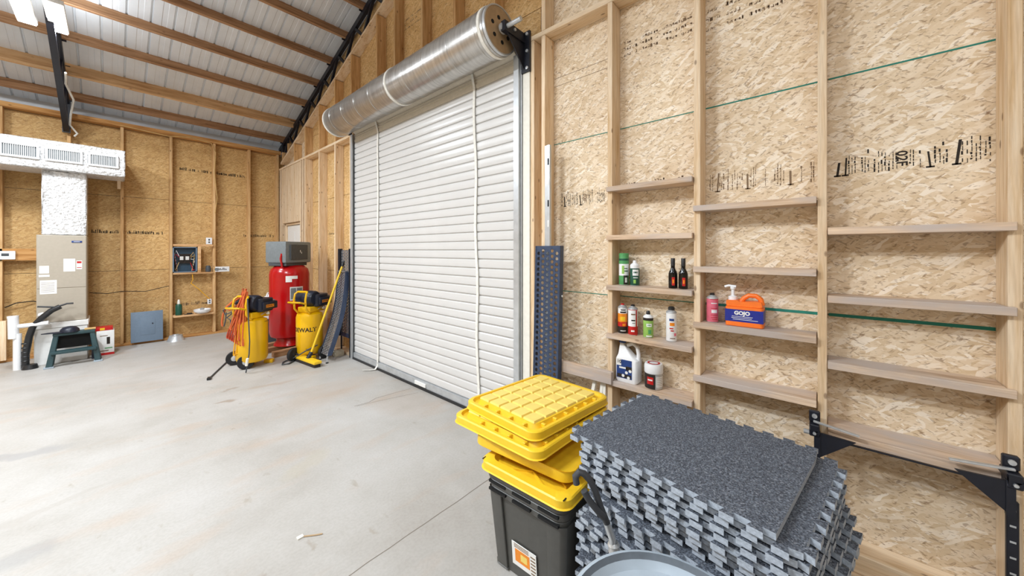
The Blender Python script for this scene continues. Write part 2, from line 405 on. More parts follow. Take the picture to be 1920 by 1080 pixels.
def patch(mb, r, a0, a1, z0, z1, mat, n=6):
    vs = []
    for k in range(n+1):
        a = a0+(a1-a0)*k/n
        vs += [(r*math.cos(a), r*math.sin(a), z0), (r*math.cos(a), r*math.sin(a), z1)]
    mb.add(vs, [[2*k, 2*k+2, 2*k+3, 2*k+1] for k in range(n)], mat)

# ---------------------------------------------------------------- room shell
XO, XF = 2.60, 2.46        # strand board plane and stud front plane of the right wall
YO, YFR = 9.20, 9.06       # the same of the back wall
fl = MB().box((-6.1, -5.3, -.12), (2.66, 9.7, 0), 'concrete').build('floor'); tag(fl, kind='structure')
# control joint and hairline cracks in the slab
mb = MB(); random.seed(3)
def crack(pts, wd):
    for a, b in zip(pts, pts[1:]):
        d = Vector((b[0]-a[0], b[1]-a[1], 0)); n_ = Vector((-d.y, d.x, 0)).normalized()*wd/2
        mb.add([(a[0]+n_.x, a[1]+n_.y, .0008), (a[0]-n_.x, a[1]-n_.y, .0008), (b[0]-n_.x, b[1]-n_.y, .0008), (b[0]+n_.x, b[1]+n_.y, .0008)], [(0, 1, 2, 3)], 'crack')
crack([(x*.12-.3, 1.8+random.uniform(-.004, .004)) for x in range(0, 23)], .005)
crack([(1.70, 3.72), (1.85, 3.70), (1.95, 3.74), (2.15, 3.72), (2.36, 3.69)], .006)
crack([(1.72, 3.70), (1.9, 3.66), (2.1, 3.60), (2.35, 3.52)], .005)
mb.build('floor_joint', fl)
# outer skins
def skin(name, poly, axis, h0, h1, mat):
    o = MB().prism(poly, h0, h1, mat, axis).build(name); return tag(o, kind='structure')
gable = [(-5.3, 0), (9.62, 0), (9.62, roof_z(9.62)+.12), (RIDGE_Y, roof_z(RIDGE_Y)+.12), (-5.3, roof_z(-5.3)+.12)]
wr = skin('wall_right', gable, 0, 2.66, 2.72, 'white')
wl = skin('wall_left', gable, 0, -6.1, -6.04, 'osb_right')
wb = MB().box((-6.1, 9.24, 0), (2.66, 9.30, 3.86), 'white').build('wall_back'); tag(wb, kind='structure')
wf = MB().box((-6.1, -5.36, 0), (2.66, -5.30, 4.05), 'osb_right').build('wall_front'); tag(wf, kind='structure')

# ceiling: steel sheets in 0.914 m panels with ribs every 0.228 m, on purlins, on black trusses
ce = thing('ceiling', None, None, kind='structure')
sl = math.atan(.332)
def roof_panel(x0, ya, yb):
    mb = MB(); prof = []
    for k in range(4):
        b = x0+k*.2285
        prof += [(b, 0), (b+.085, 0), (b+.09, .004), (b+.14, .004), (b+.145, 0), (b+.200, 0), (b+.210, .022), (b+.2205, .022)]
    prof.append((x0+.912, 0))
    za, zb = roof_z(ya)+.145, roof_z(yb)+.145
    n = len(prof)
    vs = [(p, ya, za+h) for p, h in prof]+[(p, yb, zb+h) for p, h in prof]+[(p, ya, za+h+.006) for p, h in prof]+[(p, yb, zb+h+.006) for p, h in prof]
    fs = [(i, i+1, n+i+1, n+i) for i in range(n-1)]+[(2*n+i, 3*n+i, 3*n+i+1, 2*n+i+1) for i in range(n-1)]
    mb.add(vs, fs, 'roof'); return mb.build('roof_sheet', ce, recenter=True, ang=20)
x = -6.02
while x < 2.6:
    roof_panel(x, 9.62, RIDGE_Y); roof_panel(x, RIDGE_Y, -5.4); x += .914
py = [8.95, 8.28, 7.62, 7.0, 6.4, 5.8, 5.2, 4.6, 4.0, 3.4, 2.8, 2.2]
for y in py + [2*RIDGE_Y-q for q in py]:
    s_ = sl if y > RIDGE_Y else -sl
    pale = abs(y-8.28) < .01; dz = -.05 if pale else 0
    T = Tr(0, y, roof_z(y)+dz, rx=-s_)
    MB().box((-6.02, -.019, 0), (2.585, .019, .14 if not pale else .19), 'purlin_pale' if pale else 'purlin', T).build('purlin', ce, recenter=True)
MB().box((-6.03, 9.40, 3.70), (2.6, 9.44, 4.1), 'roof').build('eave_trim', ce, recenter=True)

def truss(x, wx=.05, ye=8.95):
    t = thing('roof_truss', None, None)
    def bar(name, p, q, wd, ht):
        p, q = Vector(p), Vector(q); d = q-p; L = d.length
        rot = Vector((0, 1, 0)).rotation_difference(d.normalized()).to_matrix().to_4x4()
        MB().box((-wd/2, 0, -ht/2), (wd/2, L, ht/2), 'steel_black', Matrix.Translation(p) @ rot).build(name, t, recenter=True)
    top = lambda y: roof_z(y)-.035
    bot = lambda y: roof_z(y)-(.37 if x > 2 else .50)
    bar('top_chord', (x, ye+.3, top(ye+.3)), (x, RIDGE_Y, top(RIDGE_Y)), wx, .085)
    bar('top_chord', (x, RIDGE_Y, top(RIDGE_Y)), (x, -5, top(-5)), wx, .06)
    bar('bottom_chord', (x, ye, bot(ye)), (x, RIDGE_Y+.3, bot(RIDGE_Y+.3)), wx, .045)
    bar('end_post', (x, ye+.03, bot(ye)-.03), (x, ye+.03, top(ye)), wx*1.4, .06)
    y = ye; k = 0
    while y > RIDGE_Y+.8:
        bar('web', (x, y, bot(y)), (x, y-.33, top(y-.33)), .036, .04)
        bar('web', (x, y-.33, top(y-.33)), (x, y-.62, bot(y-.62)), .036, .04); y -= .62
    for q in py:
        MB().box((x-.07, q+.022, roof_z(q)-.03), (x+.07, q+.03, roof_z(q)+.09), 'steel_black').build('purlin_clip', t, recenter=True)
    return t
t1 = truss(2.53); tag(t1, 'black steel lattice truss running up along the gable wall', 'truss')
t2 = truss(-.47, .06); tag(t2, 'black steel truss hanging end on above the foil ductwork', 'truss')
t3 = truss(-2.75, .07); tag(t3, 'black steel truss over the far side of the shop', 'truss')
wc = MB().tube([(-.40, 7.5, 4.0), (-.42, 7.9, 3.97), (-.37, 8.3, 3.88), (-.41, 8.6, 3.72), (-.43, 8.85, 3.62), (-.36, 8.93, 3.52), (-.39, 8.97, 3.48)], .012, 'rope', 6).build('electrical_cable')
tag(wc, 'white electrical cable hanging in loops down the black truss', 'cable')

# right wall boards
def rakeclip(y, z): return z-(roof_z(y)+.0)
def rpanel(y0, y1, z0, z1, mt='osb_right'):
    g = .003
    poly = clip([(y0+g, z0+g), (y1-g, z0+g), (y1-g, z1-g), (y0+g, z1-g)], lambda p: rakeclip(*p) if p[0] >= RIDGE_Y else p[1]-roof_z(p[0]))
    if len(poly) > 2: MB().prism(poly, XO, XO+.012, mt, 0).build('osb_panel', wr, recenter=True)
rows = [.0, 1.30, 2.59, 3.88, 5.17, 6.5]
cols_near = [-3.0, -1.2, -.6, 1.93] if False else [-3.0, -.6, 1.93]
for a, b in zip(cols_near, cols_near[1:]):
    for z0, z1 in zip(rows[:3], rows[1:4]): rpanel(a, b, z0, z1)
for a, b in ((-5.3, -3.0),): rpanel(a, b, 0, 3.88)
rpanel(1.93, 3.6, 3.40, 3.88, 'osb_gable'); rpanel(3.6, 5.47, 3.40, 3.88, 'osb_gable')
for a, b in ((5.47, 7.78),):
    for z0, z1 in zip(rows[:3], rows[1:4]): rpanel(a, b, z0, z1, 'osb_gable')
rpanel(7.78, 9.2, 2.24, 3.88); rpanel(8.92, 9.2, 0, 2.24)
for a, b in ((-5.3, -3), (-3, -.6), (-.6, 1.8), (1.8, 4.24), (4.24, 6.68), (6.68, 9.2)):
    for z0, z1 in zip(rows[3:5], rows[4:6]): rpanel(a, b, z0, z1, 'osb_right' if b < 2 else 'osb_gable')
# painted panel edges showing as thin coloured lines
mb = MB()
for z, wd, m_ in ((2.59, .004, 'teal'), (1.30, .008, 'teal')):
    for y0, y1 in ((-.583, -.031), (.015, .576)): 
        mb.box((XO-.0015, y0, z-wd), (XO+.001, y1, z+wd), m_)
    for y0, y1 in ((.613, 1.169), (1.207, 1.79)): mb.box((XO-.0015, y0, z-.003), (XO+.001, y1, z+.003), m_)
tag(mb.build('painted_seam', wr), 'teal painted board edge line')
# faded printing on the boards: rows of small strokes too worn to read
def print_marks(plane, u0, u1, z0, z1, mat, parent, kind, seed, dens=1.):
    random.seed(seed); mb = MB(); u = u0
    def bar(ua, ub, za, zb):
        if plane == 'x': mb.add([(XO-.0008, ua, za), (XO-.0008, ub, za), (XO-.0008, ub, zb), (XO-.0008, ua, zb)], [(0, 1, 2, 3)], mat)
        else: mb.add([(ua, YO-.0008, za), (ub, YO-.0008, za), (ub, YO-.0008, zb), (ua, YO-.0008, zb)], [(0, 1, 2, 3)], mat)
    while u < u1:
        if kind == 'vert':          # turned text: columns of short dashes, now and then a tall letter stroke
            rr = random.random()
            if rr < .10*dens:
                zt = random.uniform(.6, 1)*(z1-z0); sk = random.uniform(-.012, .012); w_ = random.uniform(.006, .010)
                x_ = XO-.0008
                mb.add([(x_, u, z0), (x_, u+w_, z0), (x_, u+w_+sk, z0+zt), (x_, u+sk, z0+zt)], [(0, 1, 2, 3)], mat); bar(u-.01, u+.018, z0, z0+.008); u += .02
            elif rr < .85:
                z = z0+random.uniform(0, .02); ze = z1-random.uniform(0, .04)
                while z < ze:
                    h = random.uniform(.006, .022)
                    if random.random() < .85: bar(u, u+random.choice((.0025, .0035, .006)), z, z+h)
                    z += h+random.uniform(.002, .005)
            u += random.uniform(.010, .015)
            if random.random() < .07: u += .035
        else:                       # one or two text lines along the board
            for zz in ((z0+z1)/2,) if kind == 'line' else (z0, z0+(z1-z0)*.5, z1):
                if random.random() < .82*dens:
                    h = random.uniform(.012, .026)*(1.3 if kind == 'line' else .8)*(1.8 if plane == 'y' else 1)
                    bar(u, u+random.uniform(.003, .006)*(1.8 if plane == 'y' else 1), zz, zz+h)
                    bar(u, u+random.uniform(.008, .016), zz+random.choice((0, h*.5, h))-.002, zz+random.choice((0, h))+.003)
                    if random.random() < .5: bar(u+.012, u+.015, zz, zz+h*random.uniform(.5, 1))
            u += random.uniform(.016, .024)
            if random.random() < .12: u += .03
    return tag(mb.build('board_print', parent), 'faded ink printing')
print_marks('x', 1.3, 1.70, 2.03, 2.15, 'ink', wr, 'vert', 1, .8)
print_marks('x', .66, 1.14, 2.12, 2.15, 'ink_faint', wr, 'line', 2)
print_marks('x', .03, .56, 2.03, 2.16, 'ink_faint', wr, 'vert', 3)
print_marks('x', -.57, -.05, 2.05, 2.17, 'ink', wr, 'vert', 4, .9)
print_marks('x', .66, 1.15, 3.14, 3.23, 'ink_faint', wr, 'rows', 5)
print_marks('x', .12, .56, 3.10, 3.22, 'ink_faint', wr, 'rows', 6)
print_marks('x', 6.2, 6.7, 1.9, 1.98, 'ink', wr, 'line', 7)
print_marks('x', 3.7, 4.2, 4.6, 4.72, 'ink_faint', wr, 'rows', 8)
mb = MB(); R3 = Matrix(((0, 0, -1, 0), (0, -1, 0, 0), (-1, 0, 0, 0), (0, 0, 0, 1)))
flat_text(mb, '02F', .052, 'ink', Matrix.Translation((XO-.0012, -.30, 2.11)) @ R3, .001); flat_text(mb, '02F', .045, 'ink_faint', Matrix.Translation((XO-.0012, 1.48, 2.09)) @ R3, .001)
tag(mb.build('board_stamp', wr), 'small turned stamp')
mb = MB()
for z in (3.10, 3.17): mb.box((XO-.0012, 1.215, z), (XO+.001, 1.78, z+.003), 'ink_faint')
tag(mb.build('pencil_line', wr), 'thin pencil lines')

# right wall framing
def stud(y0, z0, z1, x0=XF, wd=.038, mat='pine_z'):
    if z0 > 3.4 and y0 > 1.9: mat = 'amber_z'
    return boxpart('stud', (x0, y0-wd, z0), (XO-.001, y0, z1), mat, wr)
for y in (-1.18, -.583+.0, .015, .613, 1.207): stud(y, .135, 3.508)
stud(1.823, .135, 3.508); stud(1.941, .135, 3.508)
boxpart('stud_plate', (XF, -3, .038), (XO-.001, 1.94, .134), 'pine_y', wr)
boxpart('sill_plate', (XF-.02, -3, 0), (XO-.001, 1.94, .036), 'pine_y', wr)
boxpart('header_plate', (XF, -3, 3.51), (XO-.001, 1.975, 3.552), 'pine_y', wr)
boxpart('header_plate', (XF, 5.44, 3.43), (XO-.001, 9.05, 3.47), 'pine_y', wr)
boxpart('blocking', (XF-.045, 1.155, .665), (XF-.004, 1.62, .755), 'shelf', wr)
# far section framing beyond the roller door
for y in (5.55, 6.12, 6.80, 7.50, 7.62): stud(y, .04, 3.43)
stud(7.74, .04, 3.43); stud(9.02, .04, 3.43); stud(8.88, 2.2, 3.43)
boxpart('sill_plate', (XF, 5.5, 0), (XO-.001, 7.74, .038), 'pine_y', wr)
boxpart('door_header_board', (XF+.01, 7.745, 2.24), (XO-.002, 8.32, 3.425), 'pine_z', wr)
boxpart('door_header_board', (XF+.01, 8.325, 2.24), (XO-.002, 8.84, 3.425), 'pine_z', wr)
# gable studs and the sloped rake plate
rake = lambda y: 3.56+.337*(8.917-y)
for y in (2.42, 3.02, 3.63, 4.25, 4.72, 5.52, 6.12, 6.8, 7.5, 8.1): stud(y, 3.472 if y > 5.4 else 3.885 if y > 9 else 3.5, rake(y)-.002)
stud(1.823, 3.554, 6.0)
for y in (1.2, .6): stud(y, 3.554, 5.6)
T = None
mb = MB(); ya, yb = 8.95, RIDGE_Y
mb.add([(XF, ya, rake(ya)), (XO-.001, ya, rake(ya)), (XO-.001, yb, rake(yb)), (XF, yb, rake(yb)), (XF, ya, rake(ya)+.04), (XO-.001, ya, rake(ya)+.04), (XO-.001, yb, rake(yb)+.04), (XF, yb, rake(yb)+.04)],
       [(0, 1, 2, 3), (4, 7, 6, 5), (0, 4, 5, 1), (3, 2, 6, 7), (0, 3, 7, 4), (1, 5, 6, 2)], 'pine_y'); mb.build('rake_plate', wr, recenter=True)
for y in (8.86, 8.5):  stud(y, rake(y)+.04, rake(y)+.22)
bp = MB().box((2.40, 5.46, 3.44), (2.458, 5.52, 3.5), 'steel_black').build('bracket_end', wr, recenter=True)

# roller door opening: header board behind the curtain, white jamb, outside skin
d1 = thing('door_1', None, None, kind='structure')
tag(boxpart('jamb_board', (2.45, 1.945, .0), (2.60, 2.024, 3.36), 'trim_board', d1), 'white painted jamb board')
def slat_mesh(y0, y1):
    mb = MB(); p = .0915
    prof = [(0, .002), (.004, .002), (.009, .017), (.020, .020), (.050, .021), (.078, .020), (.0855, .015), (.089, .002), (p, .002)]   # (z, outward)
    n = len(prof); X = 2.475
    vs = [(X-o, y0, z) for z, o in prof]+[(X-o, y1, z) for z, o in prof]+[(X+.004, y0, z) for z, o in prof]+[(X+.004, y1, z) for z, o in prof]
    fs = [(i, i+1, n+i+1, n+i) for i in range(n-1)]+[(2*n+i, 3*n+i, 3*n+i+1, 2*n+i+1) for i in range(n-1)]
    fs += [tuple(list(range(n))+[2*n+i for i in range(n)][::-1]), tuple([n+i for i in range(n)]+[3*n+i for i in range(n)][::-1])]
    mb.add(vs, fs, 'slat'); return mb
s0 = slat_mesh(2.105, 5.36).build('slat', d1, ang=25); s0.location = (0, 0, .10)
for k in range(1, 35):
    c_ = s0.copy(); C.objects.link(c_); c_.location = (0, 0, .10+k*.0915)
mb = MB().box((2.435, 2.1, .02), (2.49, 5.36, .10), 'galv').box((2.425, 2.1, .0), (2.475, 5.36, .03), 'black_plastic')
mb.build('bottom_bar', d1, recenter=True)
boxpart('lock_plate', (2.42, 3.48, .04), (2.435, 3.70, .085), 'white', d1)
# smooth sheet between curtain and roll, with stiffening folds
mb = MB(); pr = [(2.462, 3.30), (2.452, 3.305), (2.452, 3.345), (2.462, 3.35), (2.462, 3.42), (2.42, 3.46), (2.39, 3.60), (2.40, 3.60), (2.47, 3.42), (2.47, 3.30)]
mb.prism(pr, 2.10, 5.36, 'beige_sheet', 1); mb.build('smooth_sheet', d1)
for z in (3.365, 3.40, 3.435): MB().box((2.446, 2.11, z), (2.462, 5.35, z+.006), 'beige_sheet').build('sheet_fold', d1)
for y0, y1, nm in ((2.045, 2.105, 'guide_rail'), (5.36, 5.42, 'guide_rail')):
    mb = MB().box((2.415, y0, 0), (2.425, y1, 3.42), 'galv').box((2.425, y0 if y0 < 3 else y1-.008, 0), (2.50, (y0+.008) if y0 < 3 else y1, 3.42), 'galv').box((2.49, y0, 0), (2.50, y1, 3.42), 'galv')
    mb.build(nm, d1, recenter=True)
boxpart('guide_angle', (2.44, 2.028, 0), (2.455, 2.044, 3.38), 'galv', d1)
boxpart('guide_angle', (2.44, 5.42, 0), (2.52, 5.455, 3.44), 'galv', d1)
# wear strips and straps
def strap(y, wob, parent, foot):
    pts = [(2.42, y+.04 if foot else y+.08, 3.50)]
    for k in range(15): 
        z = 3.3-k*.235
        if z > .05: pts.append((2.446, y+wob*math.sin(k*1.3)+(.06 if not foot else .0)*(z/3.3), z))
    pts.append((2.44, y, .05 if foot else .12))
    if foot: pts += [(2.40, y-.01, .012), (2.34, y+.03, .010), (2.28, y+.10, .008)]
    mb = MB()
    ws = .016
    vs = []
    for p in pts: vs += [(p[0], p[1]-ws, p[2]), (p[0], p[1]+ws, p[2]), (p[0]-.006, p[1]+ws, p[2]+.002), (p[0]-.006, p[1]-ws, p[2]+.002)]
    fs = [(4*k+a, 4*k+(a+1) % 4, 4*k+4+(a+1) % 4, 4*k+4+a) for k in range(len(pts)-1) for a in range(4)]+[(0, 1, 2, 3), tuple(4*(len(pts)-1)+a for a in (3, 2, 1, 0))]
    mb.add(vs, fs, 'rope'); mb.build('pull_strap', parent)
strap(4.63, .008, d1, True); strap(2.60, .012, d1, False)
# the roll of curtain
RX, RZ, RR = 2.205, 3.545, .205
TY = Matrix.Translation((RX, 2.07, RZ)) @ Matrix.Rotation(-math.pi/2, 4, 'X')
mb = MB().lathe([(.0, .02), (RR-.01, .02), (RR, .025), (RR, 3.31), (RR-.01, 3.33), (0, 3.33)], 48, 'drum', TY); mb.build('curtain_roll', d1)
mb = MB()
for k in range(9): mb.lathe([(RR+.001, .12+k*.37), (RR+.003, .123+k*.37), (RR+.003, .128+k*.37), (RR+.001, .131+k*.37)], 48, 'drum', TY)
mb.build('roll_ring', d1)
for y in (.05, 1.56, 3.28):
    MB().lathe([(RR, y), (RR+.006, y+.002), (RR+.006, y+.032), (RR, y+.034)], 48, 'rope', TY).build('roll_strap', d1)
mb = MB().lathe([(0, 0), (RR-.012, 0), (RR-.012, .018), (0, .018)], 40, 'drum_end', TY)
mb.lathe([(RR-.014, -.006), (RR-.002, -.006), (RR-.002, .02), (RR-.014, .02), (RR-.014, -.006)], 40, 'galv', TY)
mb.build('end_disc', d1)
mb = MB()
for a in range(6):
    th = a*math.pi/3+.3
    mb.lathe([(0, -.002), (.018, -.002), (.018, .0)], 12, 'hole', TY @ Matrix.Translation((.1*math.cos(th), .1*math.sin(th), 0)))
mb.build('disc_hole', d1)
MB().tube([(RX, 2.11, RZ), (RX, 1.84, RZ)], .019, 'galv', 12).lathe([(.0, 0), (.045, 0), (.045, .03), (.02, .04)], 16, 'galv', Matrix.Translation((RX, 2.05, RZ)) @ Matrix.Rotation(math.pi/2, 4, 'X')).build('axle', d1)
br = MB()
br.box((2.435, 1.935, 3.24), (2.458, 2.03, 3.60), 'steel_black')
br.box((2.17, 1.985, 3.50), (2.44, 2.03, 3.585), 'steel_black')
br.prism([(2.44, 3.26), (2.44, 3.52), (2.20, 3.52)], 1.995, 2.005, 'steel_black', 1)
br.build('roll_bracket', d1)
br = MB()
for z in (3.27, 3.42, 3.57): br.lathe([(0, 0), (.014, 0), (.014, .012), (0, .014)], 8, 'steel_bolt', Matrix.Translation((2.434, 1.958, z)) @ Matrix.Rotation(-math.pi/2, 4, 'Y'))
for q in (2.22, 2.29): br.lathe([(0, 0), (.013, 0), (.013, .012), (0, .014)], 8, 'steel_bolt', Matrix.Translation((q, 1.984, 3.55)) @ Matrix.Rotation(math.pi/2, 4, 'X'))
br.build('bracket_bolt', d1)

# walk door in the far corner
d2 = thing('door_2', None, None, kind='structure')
boxpart('door_leaf', (2.555, 7.80, .02), (2.59, 8.80, 2.19), 'white', d2)
for z0, z1 in ((1.25, 2.05), (.25, 1.05)):
    for y0, y1 in ((7.9, 8.25), (8.35, 8.7)): boxpart('door_panel', (2.548, y0, z0), (2.556, y1, z1), 'white', d2)
boxpart('door_frame', (2.52, 7.755, 0), (2.598, 7.795, 2.23), 'pine_z', d2); boxpart('door_frame', (2.52, 8.81, 0), (2.598, 8.85, 2.23), 'pine_z', d2)
boxpart('door_frame', (2.52, 7.755, 2.195), (2.598, 8.85, 2.235), 'pine_y', d2)

# back wall
for a, b in ((-6.0, -4.7), (-4.7, -2.3), (-2.3, .115), (.115, 2.595)):
    for z0, z1 in ((0, 1.3), (1.3, 2.6), (2.6, 3.78)):
        MB().box((a+.003, YO, z0+.003), (b-.003, YO+.012, z1-.003), 'osb_back').build('osb_panel', wb, recenter=True)
for x in [-5.3+.6*k for k in range(6)]+[-1.70, -1.10, -.47, .10, .71, 1.33, 1.90, 2.42]:
    boxpart('stud', (x, YFR, .04), (x+.04, YO-.001, 3.78), 'amber_z', wb)
boxpart('sill_plate', (-6, YFR, 0), (2.45, YO-.001, .038), 'pine_x', wb)
boxpart('top_plate', (-6, YFR-.01, 3.785), (2.5, YO+.02, 3.86), 'pine_x', wb)
boxpart('blocking', (-1.10, YFR, 1.50), (-.70, YFR+.04, 1.68), 'pine_x', wb)
print_marks('y', .86, 1.9, 3.18, 3.21, 'ink', wb, 'line', 11)
print_marks('y', -.22, .66, 1.93, 1.97, 'ink', wb, 'line', 12)
print_marks('y', 1.85, 2.4, 1.92, 1.98, 'ink', wb, 'line', 13)
print_marks('y', .8, 1.3, 1.0-.42, 1.0-.39, 'ink_faint', wb, 'line', 14)
MB().tube([(-.24, YFR-.012, .96), (-.05, YFR-.01, .925), (.12, YFR-.012, .95), (.4, YFR-.01, .925), (.7, YFR-.012, 1.0)], .006, 'ink', 5).build('wall_wire', wb)
MB().tube([(.1, 9.03, 3.80), (.7, 9.04, 3.76), (1.0, 9.03, 3.81), (1.3, 9.05, 3.77), (1.37, 9.05, 3.6), (1.35, 9.05, 3.2), (1.39, 9.05, 2.7), (1.36, 9.05, 2.4)], .008, 'cardboard', 5).build('wall_wire', wb)
MB().tube([(-1.05, YFR+.1, .8), (-.95, YFR+.06, .86), (-.8, YFR+.1, .87), (-.72, YFR+.06, .84)], .008, 'ink', 5).build('wall_wire', wb)

# ---------------------------------------------------------------- lamps
def lamp(i, x, y, hw, power):
    z = 4.30 if i < 2 else 4.15 if i == 2 else roof_z(y)-.62
    lab = ['lit ceiling panel hanging beside the foil duct truss, the right one of the pair', 'lit ceiling panel closest to the left edge, the left one of the pair', 'unseen light hung low on long hangers to brighten the board shelf wall', 'ceiling light over the far left corner by the furnace', 'unseen fill light over the middle of the far side', 'unseen fill light behind the viewer on the near truss line', 'unseen fill light behind the viewer on the far side'][i]
    t = thing('ceiling_light', lab, 'light', (x, y, z), 0, 'ceiling lights')
    ww, ll = (.064, .38) if i < 2 else (.10, .45)
    MB().cham((-ww-.01, -ll-.01, .0), (ww+.01, ll+.01, .05), .008, 'white').build('housing', t)
    MB().box((-ww, -ll, -.012), (ww, ll, .0), 'lamp').build('diffuser', t)
    for q in (-ll*.7, ll*.7): MB().tube([(0, q, .05), (0, q, roof_z(y+q)-z-.03)], .004, 'steel_black', 5).build('hanger', t)
    area((x, y, z-.02), ww*2, ll*2, power)
    area((x, y, z+.06), ww*2, ll*2, power*.22, up=True)      # added upward light that brightens the roof sheets
for i, (x, y, hw, p) in enumerate(LAMPS): lamp(i, x, y, hw, p)

# ---------------------------------------------------------------- shelves between the studs
def shelf(y1, y0, z, label, grp):
    """notched board: deep part between the studs, front lip in front of them"""
    t = 0.036
    poly = [(XO-.001, y0+.002), (XO-.001, y1-.040), (XF-.002, y1-.040), (XF-.002, y1-.002), (XF-.028, y1-.002), (XF-.028, y0+.002)]
    o = MB().prism(poly, z-t, z, 'shelf', 2).build('wooden_shelf', None, recenter=True, bevel=.002)
    return tag(o, label, 'shelf', grp)
G = 'board shelves between the wall studs'
for z, l in zip((2.125, 1.765, 1.395, 1.035, .69), ('empty board shelf, highest of the left shelf bay next to the steel ramp', 'empty board shelf directly above the green can and black bottles', 'board shelf carrying the green spray can and two black bottles', 'board shelf carrying four spray cans in a row', 'lowest board shelf of the left bay, carrying the white jug')):
    shelf(1.207, .615, z, l, G)
for z, l in zip((1.935, 1.55, 1.198, .862), ('empty board shelf, highest of the middle bay', 'empty board shelf above the orange pump jug', 'weathered board shelf carrying the orange pump jug and pink can', 'empty board shelf below the orange pump jug, behind the rubber mats')):
    shelf(.613, .017, z, l, G)
for z, l in zip((1.768, 1.418, 1.078), ('empty board shelf, highest of the wide right bay', 'empty board shelf with a dark knot, second of the right bay, above the teal line', 'empty board shelf of the right bay, just below the teal line')):
    shelf(-.031+.04, -.60, z, l, G) if False else tag(MB().prism([(XO-.001, -.581), (XO-.001, -.025), (XF-.028, -.025), (XF-.028, -.60), (XF-.002, -.60), (XF-.002, -.581)], z-.036, z, 'shelf', 2).build('wooden_shelf', None, recenter=True, bevel=.002), l, 'shelf', G)
o = MB().prism([(XO-.001, -.581), (XO-.001, -.025), (XF-.06, -.025), (XF-.06, -.581)], .70, .74, 'shelf', 2).build('wooden_shelf', None, recenter=True, bevel=.002)
tag(o, 'board shelf carried by the two black folding brackets at the right', 'shelf', G)

# ---------------------------------------------------------------- bottles and cans
FACE = math.pi + .55           # angle of the side of a can that looks at the camera
def can(name, label, y, z, r, h, body, dome='galv', cap='black_plastic', caph=.02, capr=.4, x=2.52, grp='spray cans on the shelves', wide_cap=False, bands=(), patches=(), words=()):
    t = thing(name, label, 'can', (x, y, z), 0, grp)
    hb = h-caph-(.0 if wide_cap else r*.55)
    prof = [(0, 0), (r*.93, 0), (r, .003), (r, hb-.004), (r*.96, hb)]
    b = MB().lathe([(r, .004)]+[(r, .0045)], 24, body)
    cuts = sorted(bands)           # (z fraction, material)
    zs = [.004]+[c[0]*hb for c in cuts]+[hb-.004]; ms = [body]+[c[1] for c in cuts]
    b = MB().lathe([(0, 0), (r*.93, 0), (r, .004)], 24, 'galv')
    for k in range(len(ms)): b.lathe([(r, zs[k]), (r, zs[k+1])], 24, ms[k])
    for a, wd, z0, z1, m_ in patches: patch(b, r+.0006, FACE+a-wd/2, FACE+a+wd/2, z0*hb, z1*hb, m_)
    for s_, sz, zz, m_ in words: wrap_text(b, s_, sz, m_, r+.0012, zz*hb, FACE, .0004)
    b.build('can_body', t)
    if wide_cap:
        MB().lathe([(r, hb-.004), (r*.98, hb), (r*.98, hb+caph*.9), (r*.9, hb+caph), (0, hb+caph)], 24, cap).build('cap', t)
    else:
        MB().lathe([(r, hb-.004), (r*1.02, hb), (r*.9, hb+r*.22), (r*.55, hb+r*.45), (r*.5, hb+r*.55), (0, hb+r*.55)], 24, dome).build('dome', t)
        q = hb+r*.5
        MB().lathe([(r*capr, q), (r*capr, q+caph*.7), (r*capr*.7, q+caph), (0, q+caph)], 14, cap).build('nozzle', t)
    return t
ZS = 1.396
can('spray_can', 'tall green and white spray can with a green cap, next to the stud', 1.105, ZS, .036, .235, 'green', cap='green', caph=.035, wide_cap=True,
    bands=[(.35, 'white_plastic'), (.78, 'green'), (.9, 'dk_green')], patches=[(.25, .9, .03, .36, 'ink'), (.3, .45, .1, .28, 'white'), (-.3, .5, .42, .72, 'lime'), (.2, 1., .5, .54, 'dk_green'), (.2, .8, .6, .63, 'dk_green')])
can('spray_can', 'shorter dark green and white spray can with a white nozzle', 1.022, ZS, .033, .185, 'dk_green', dome='white_plastic', cap='white_plastic', caph=.02, bands=[(.45, 'dk_green'), (.86, 'white_plastic')],
    patches=[(0, 1.3, .5, .8, 'white_plastic'), (0, .9, .62, .7, 'dk_green'), (-.2, .5, .12, .3, 'lime'), (0, 1.0, .38, .42, 'white_plastic')])
def bottle(y, label):
    t = thing('glass_bottle', label, 'bottle', (2.52, y, ZS), 0, 'black bottles on the shelf')
    MB().lathe([(0, 0), (.026, 0), (.028, .004), (.028, .095), (.024, .112), (.013, .135), (.012, .175), (.0, .176)], 20, 'glass_black').build('bottle_body', t)
    MB().lathe([(.0135, .150), (.0135, .2), (.012, .203), (0, .203)], 16, 'black_plastic').build('cap', t)
    b = MB(); patch(b, .0285, FACE-.5, FACE+.15, .02, .075, 'red'); patch(b, .0289, FACE-.35, FACE+.0, .035, .06, 'orange_print'); b.build('bottle_label', t)
bottle(.758, 'left one of two slim black glass bottles with red labels')
bottle(.692, 'right one of two slim black glass bottles with red labels')
Z4 = 1.036
can('spray_can', 'orange, red and black spray can, leftmost of the row of four', 1.115, Z4, .034, .222, 'ink', cap='red', caph=.012, bands=[(.28, 'red'), (.45, 'orange_print'), (.78, 'white_plastic')],
    patches=[(-.1, 1.0, .5, .66, 'yellow'), (0, 1.3, .80, .86, 'ink'), (0, 1.1, .9, .94, 'ink'), (.2, .7, .3, .4, 'orange_print'), (0, 1.2, .1, .13, 'white')])
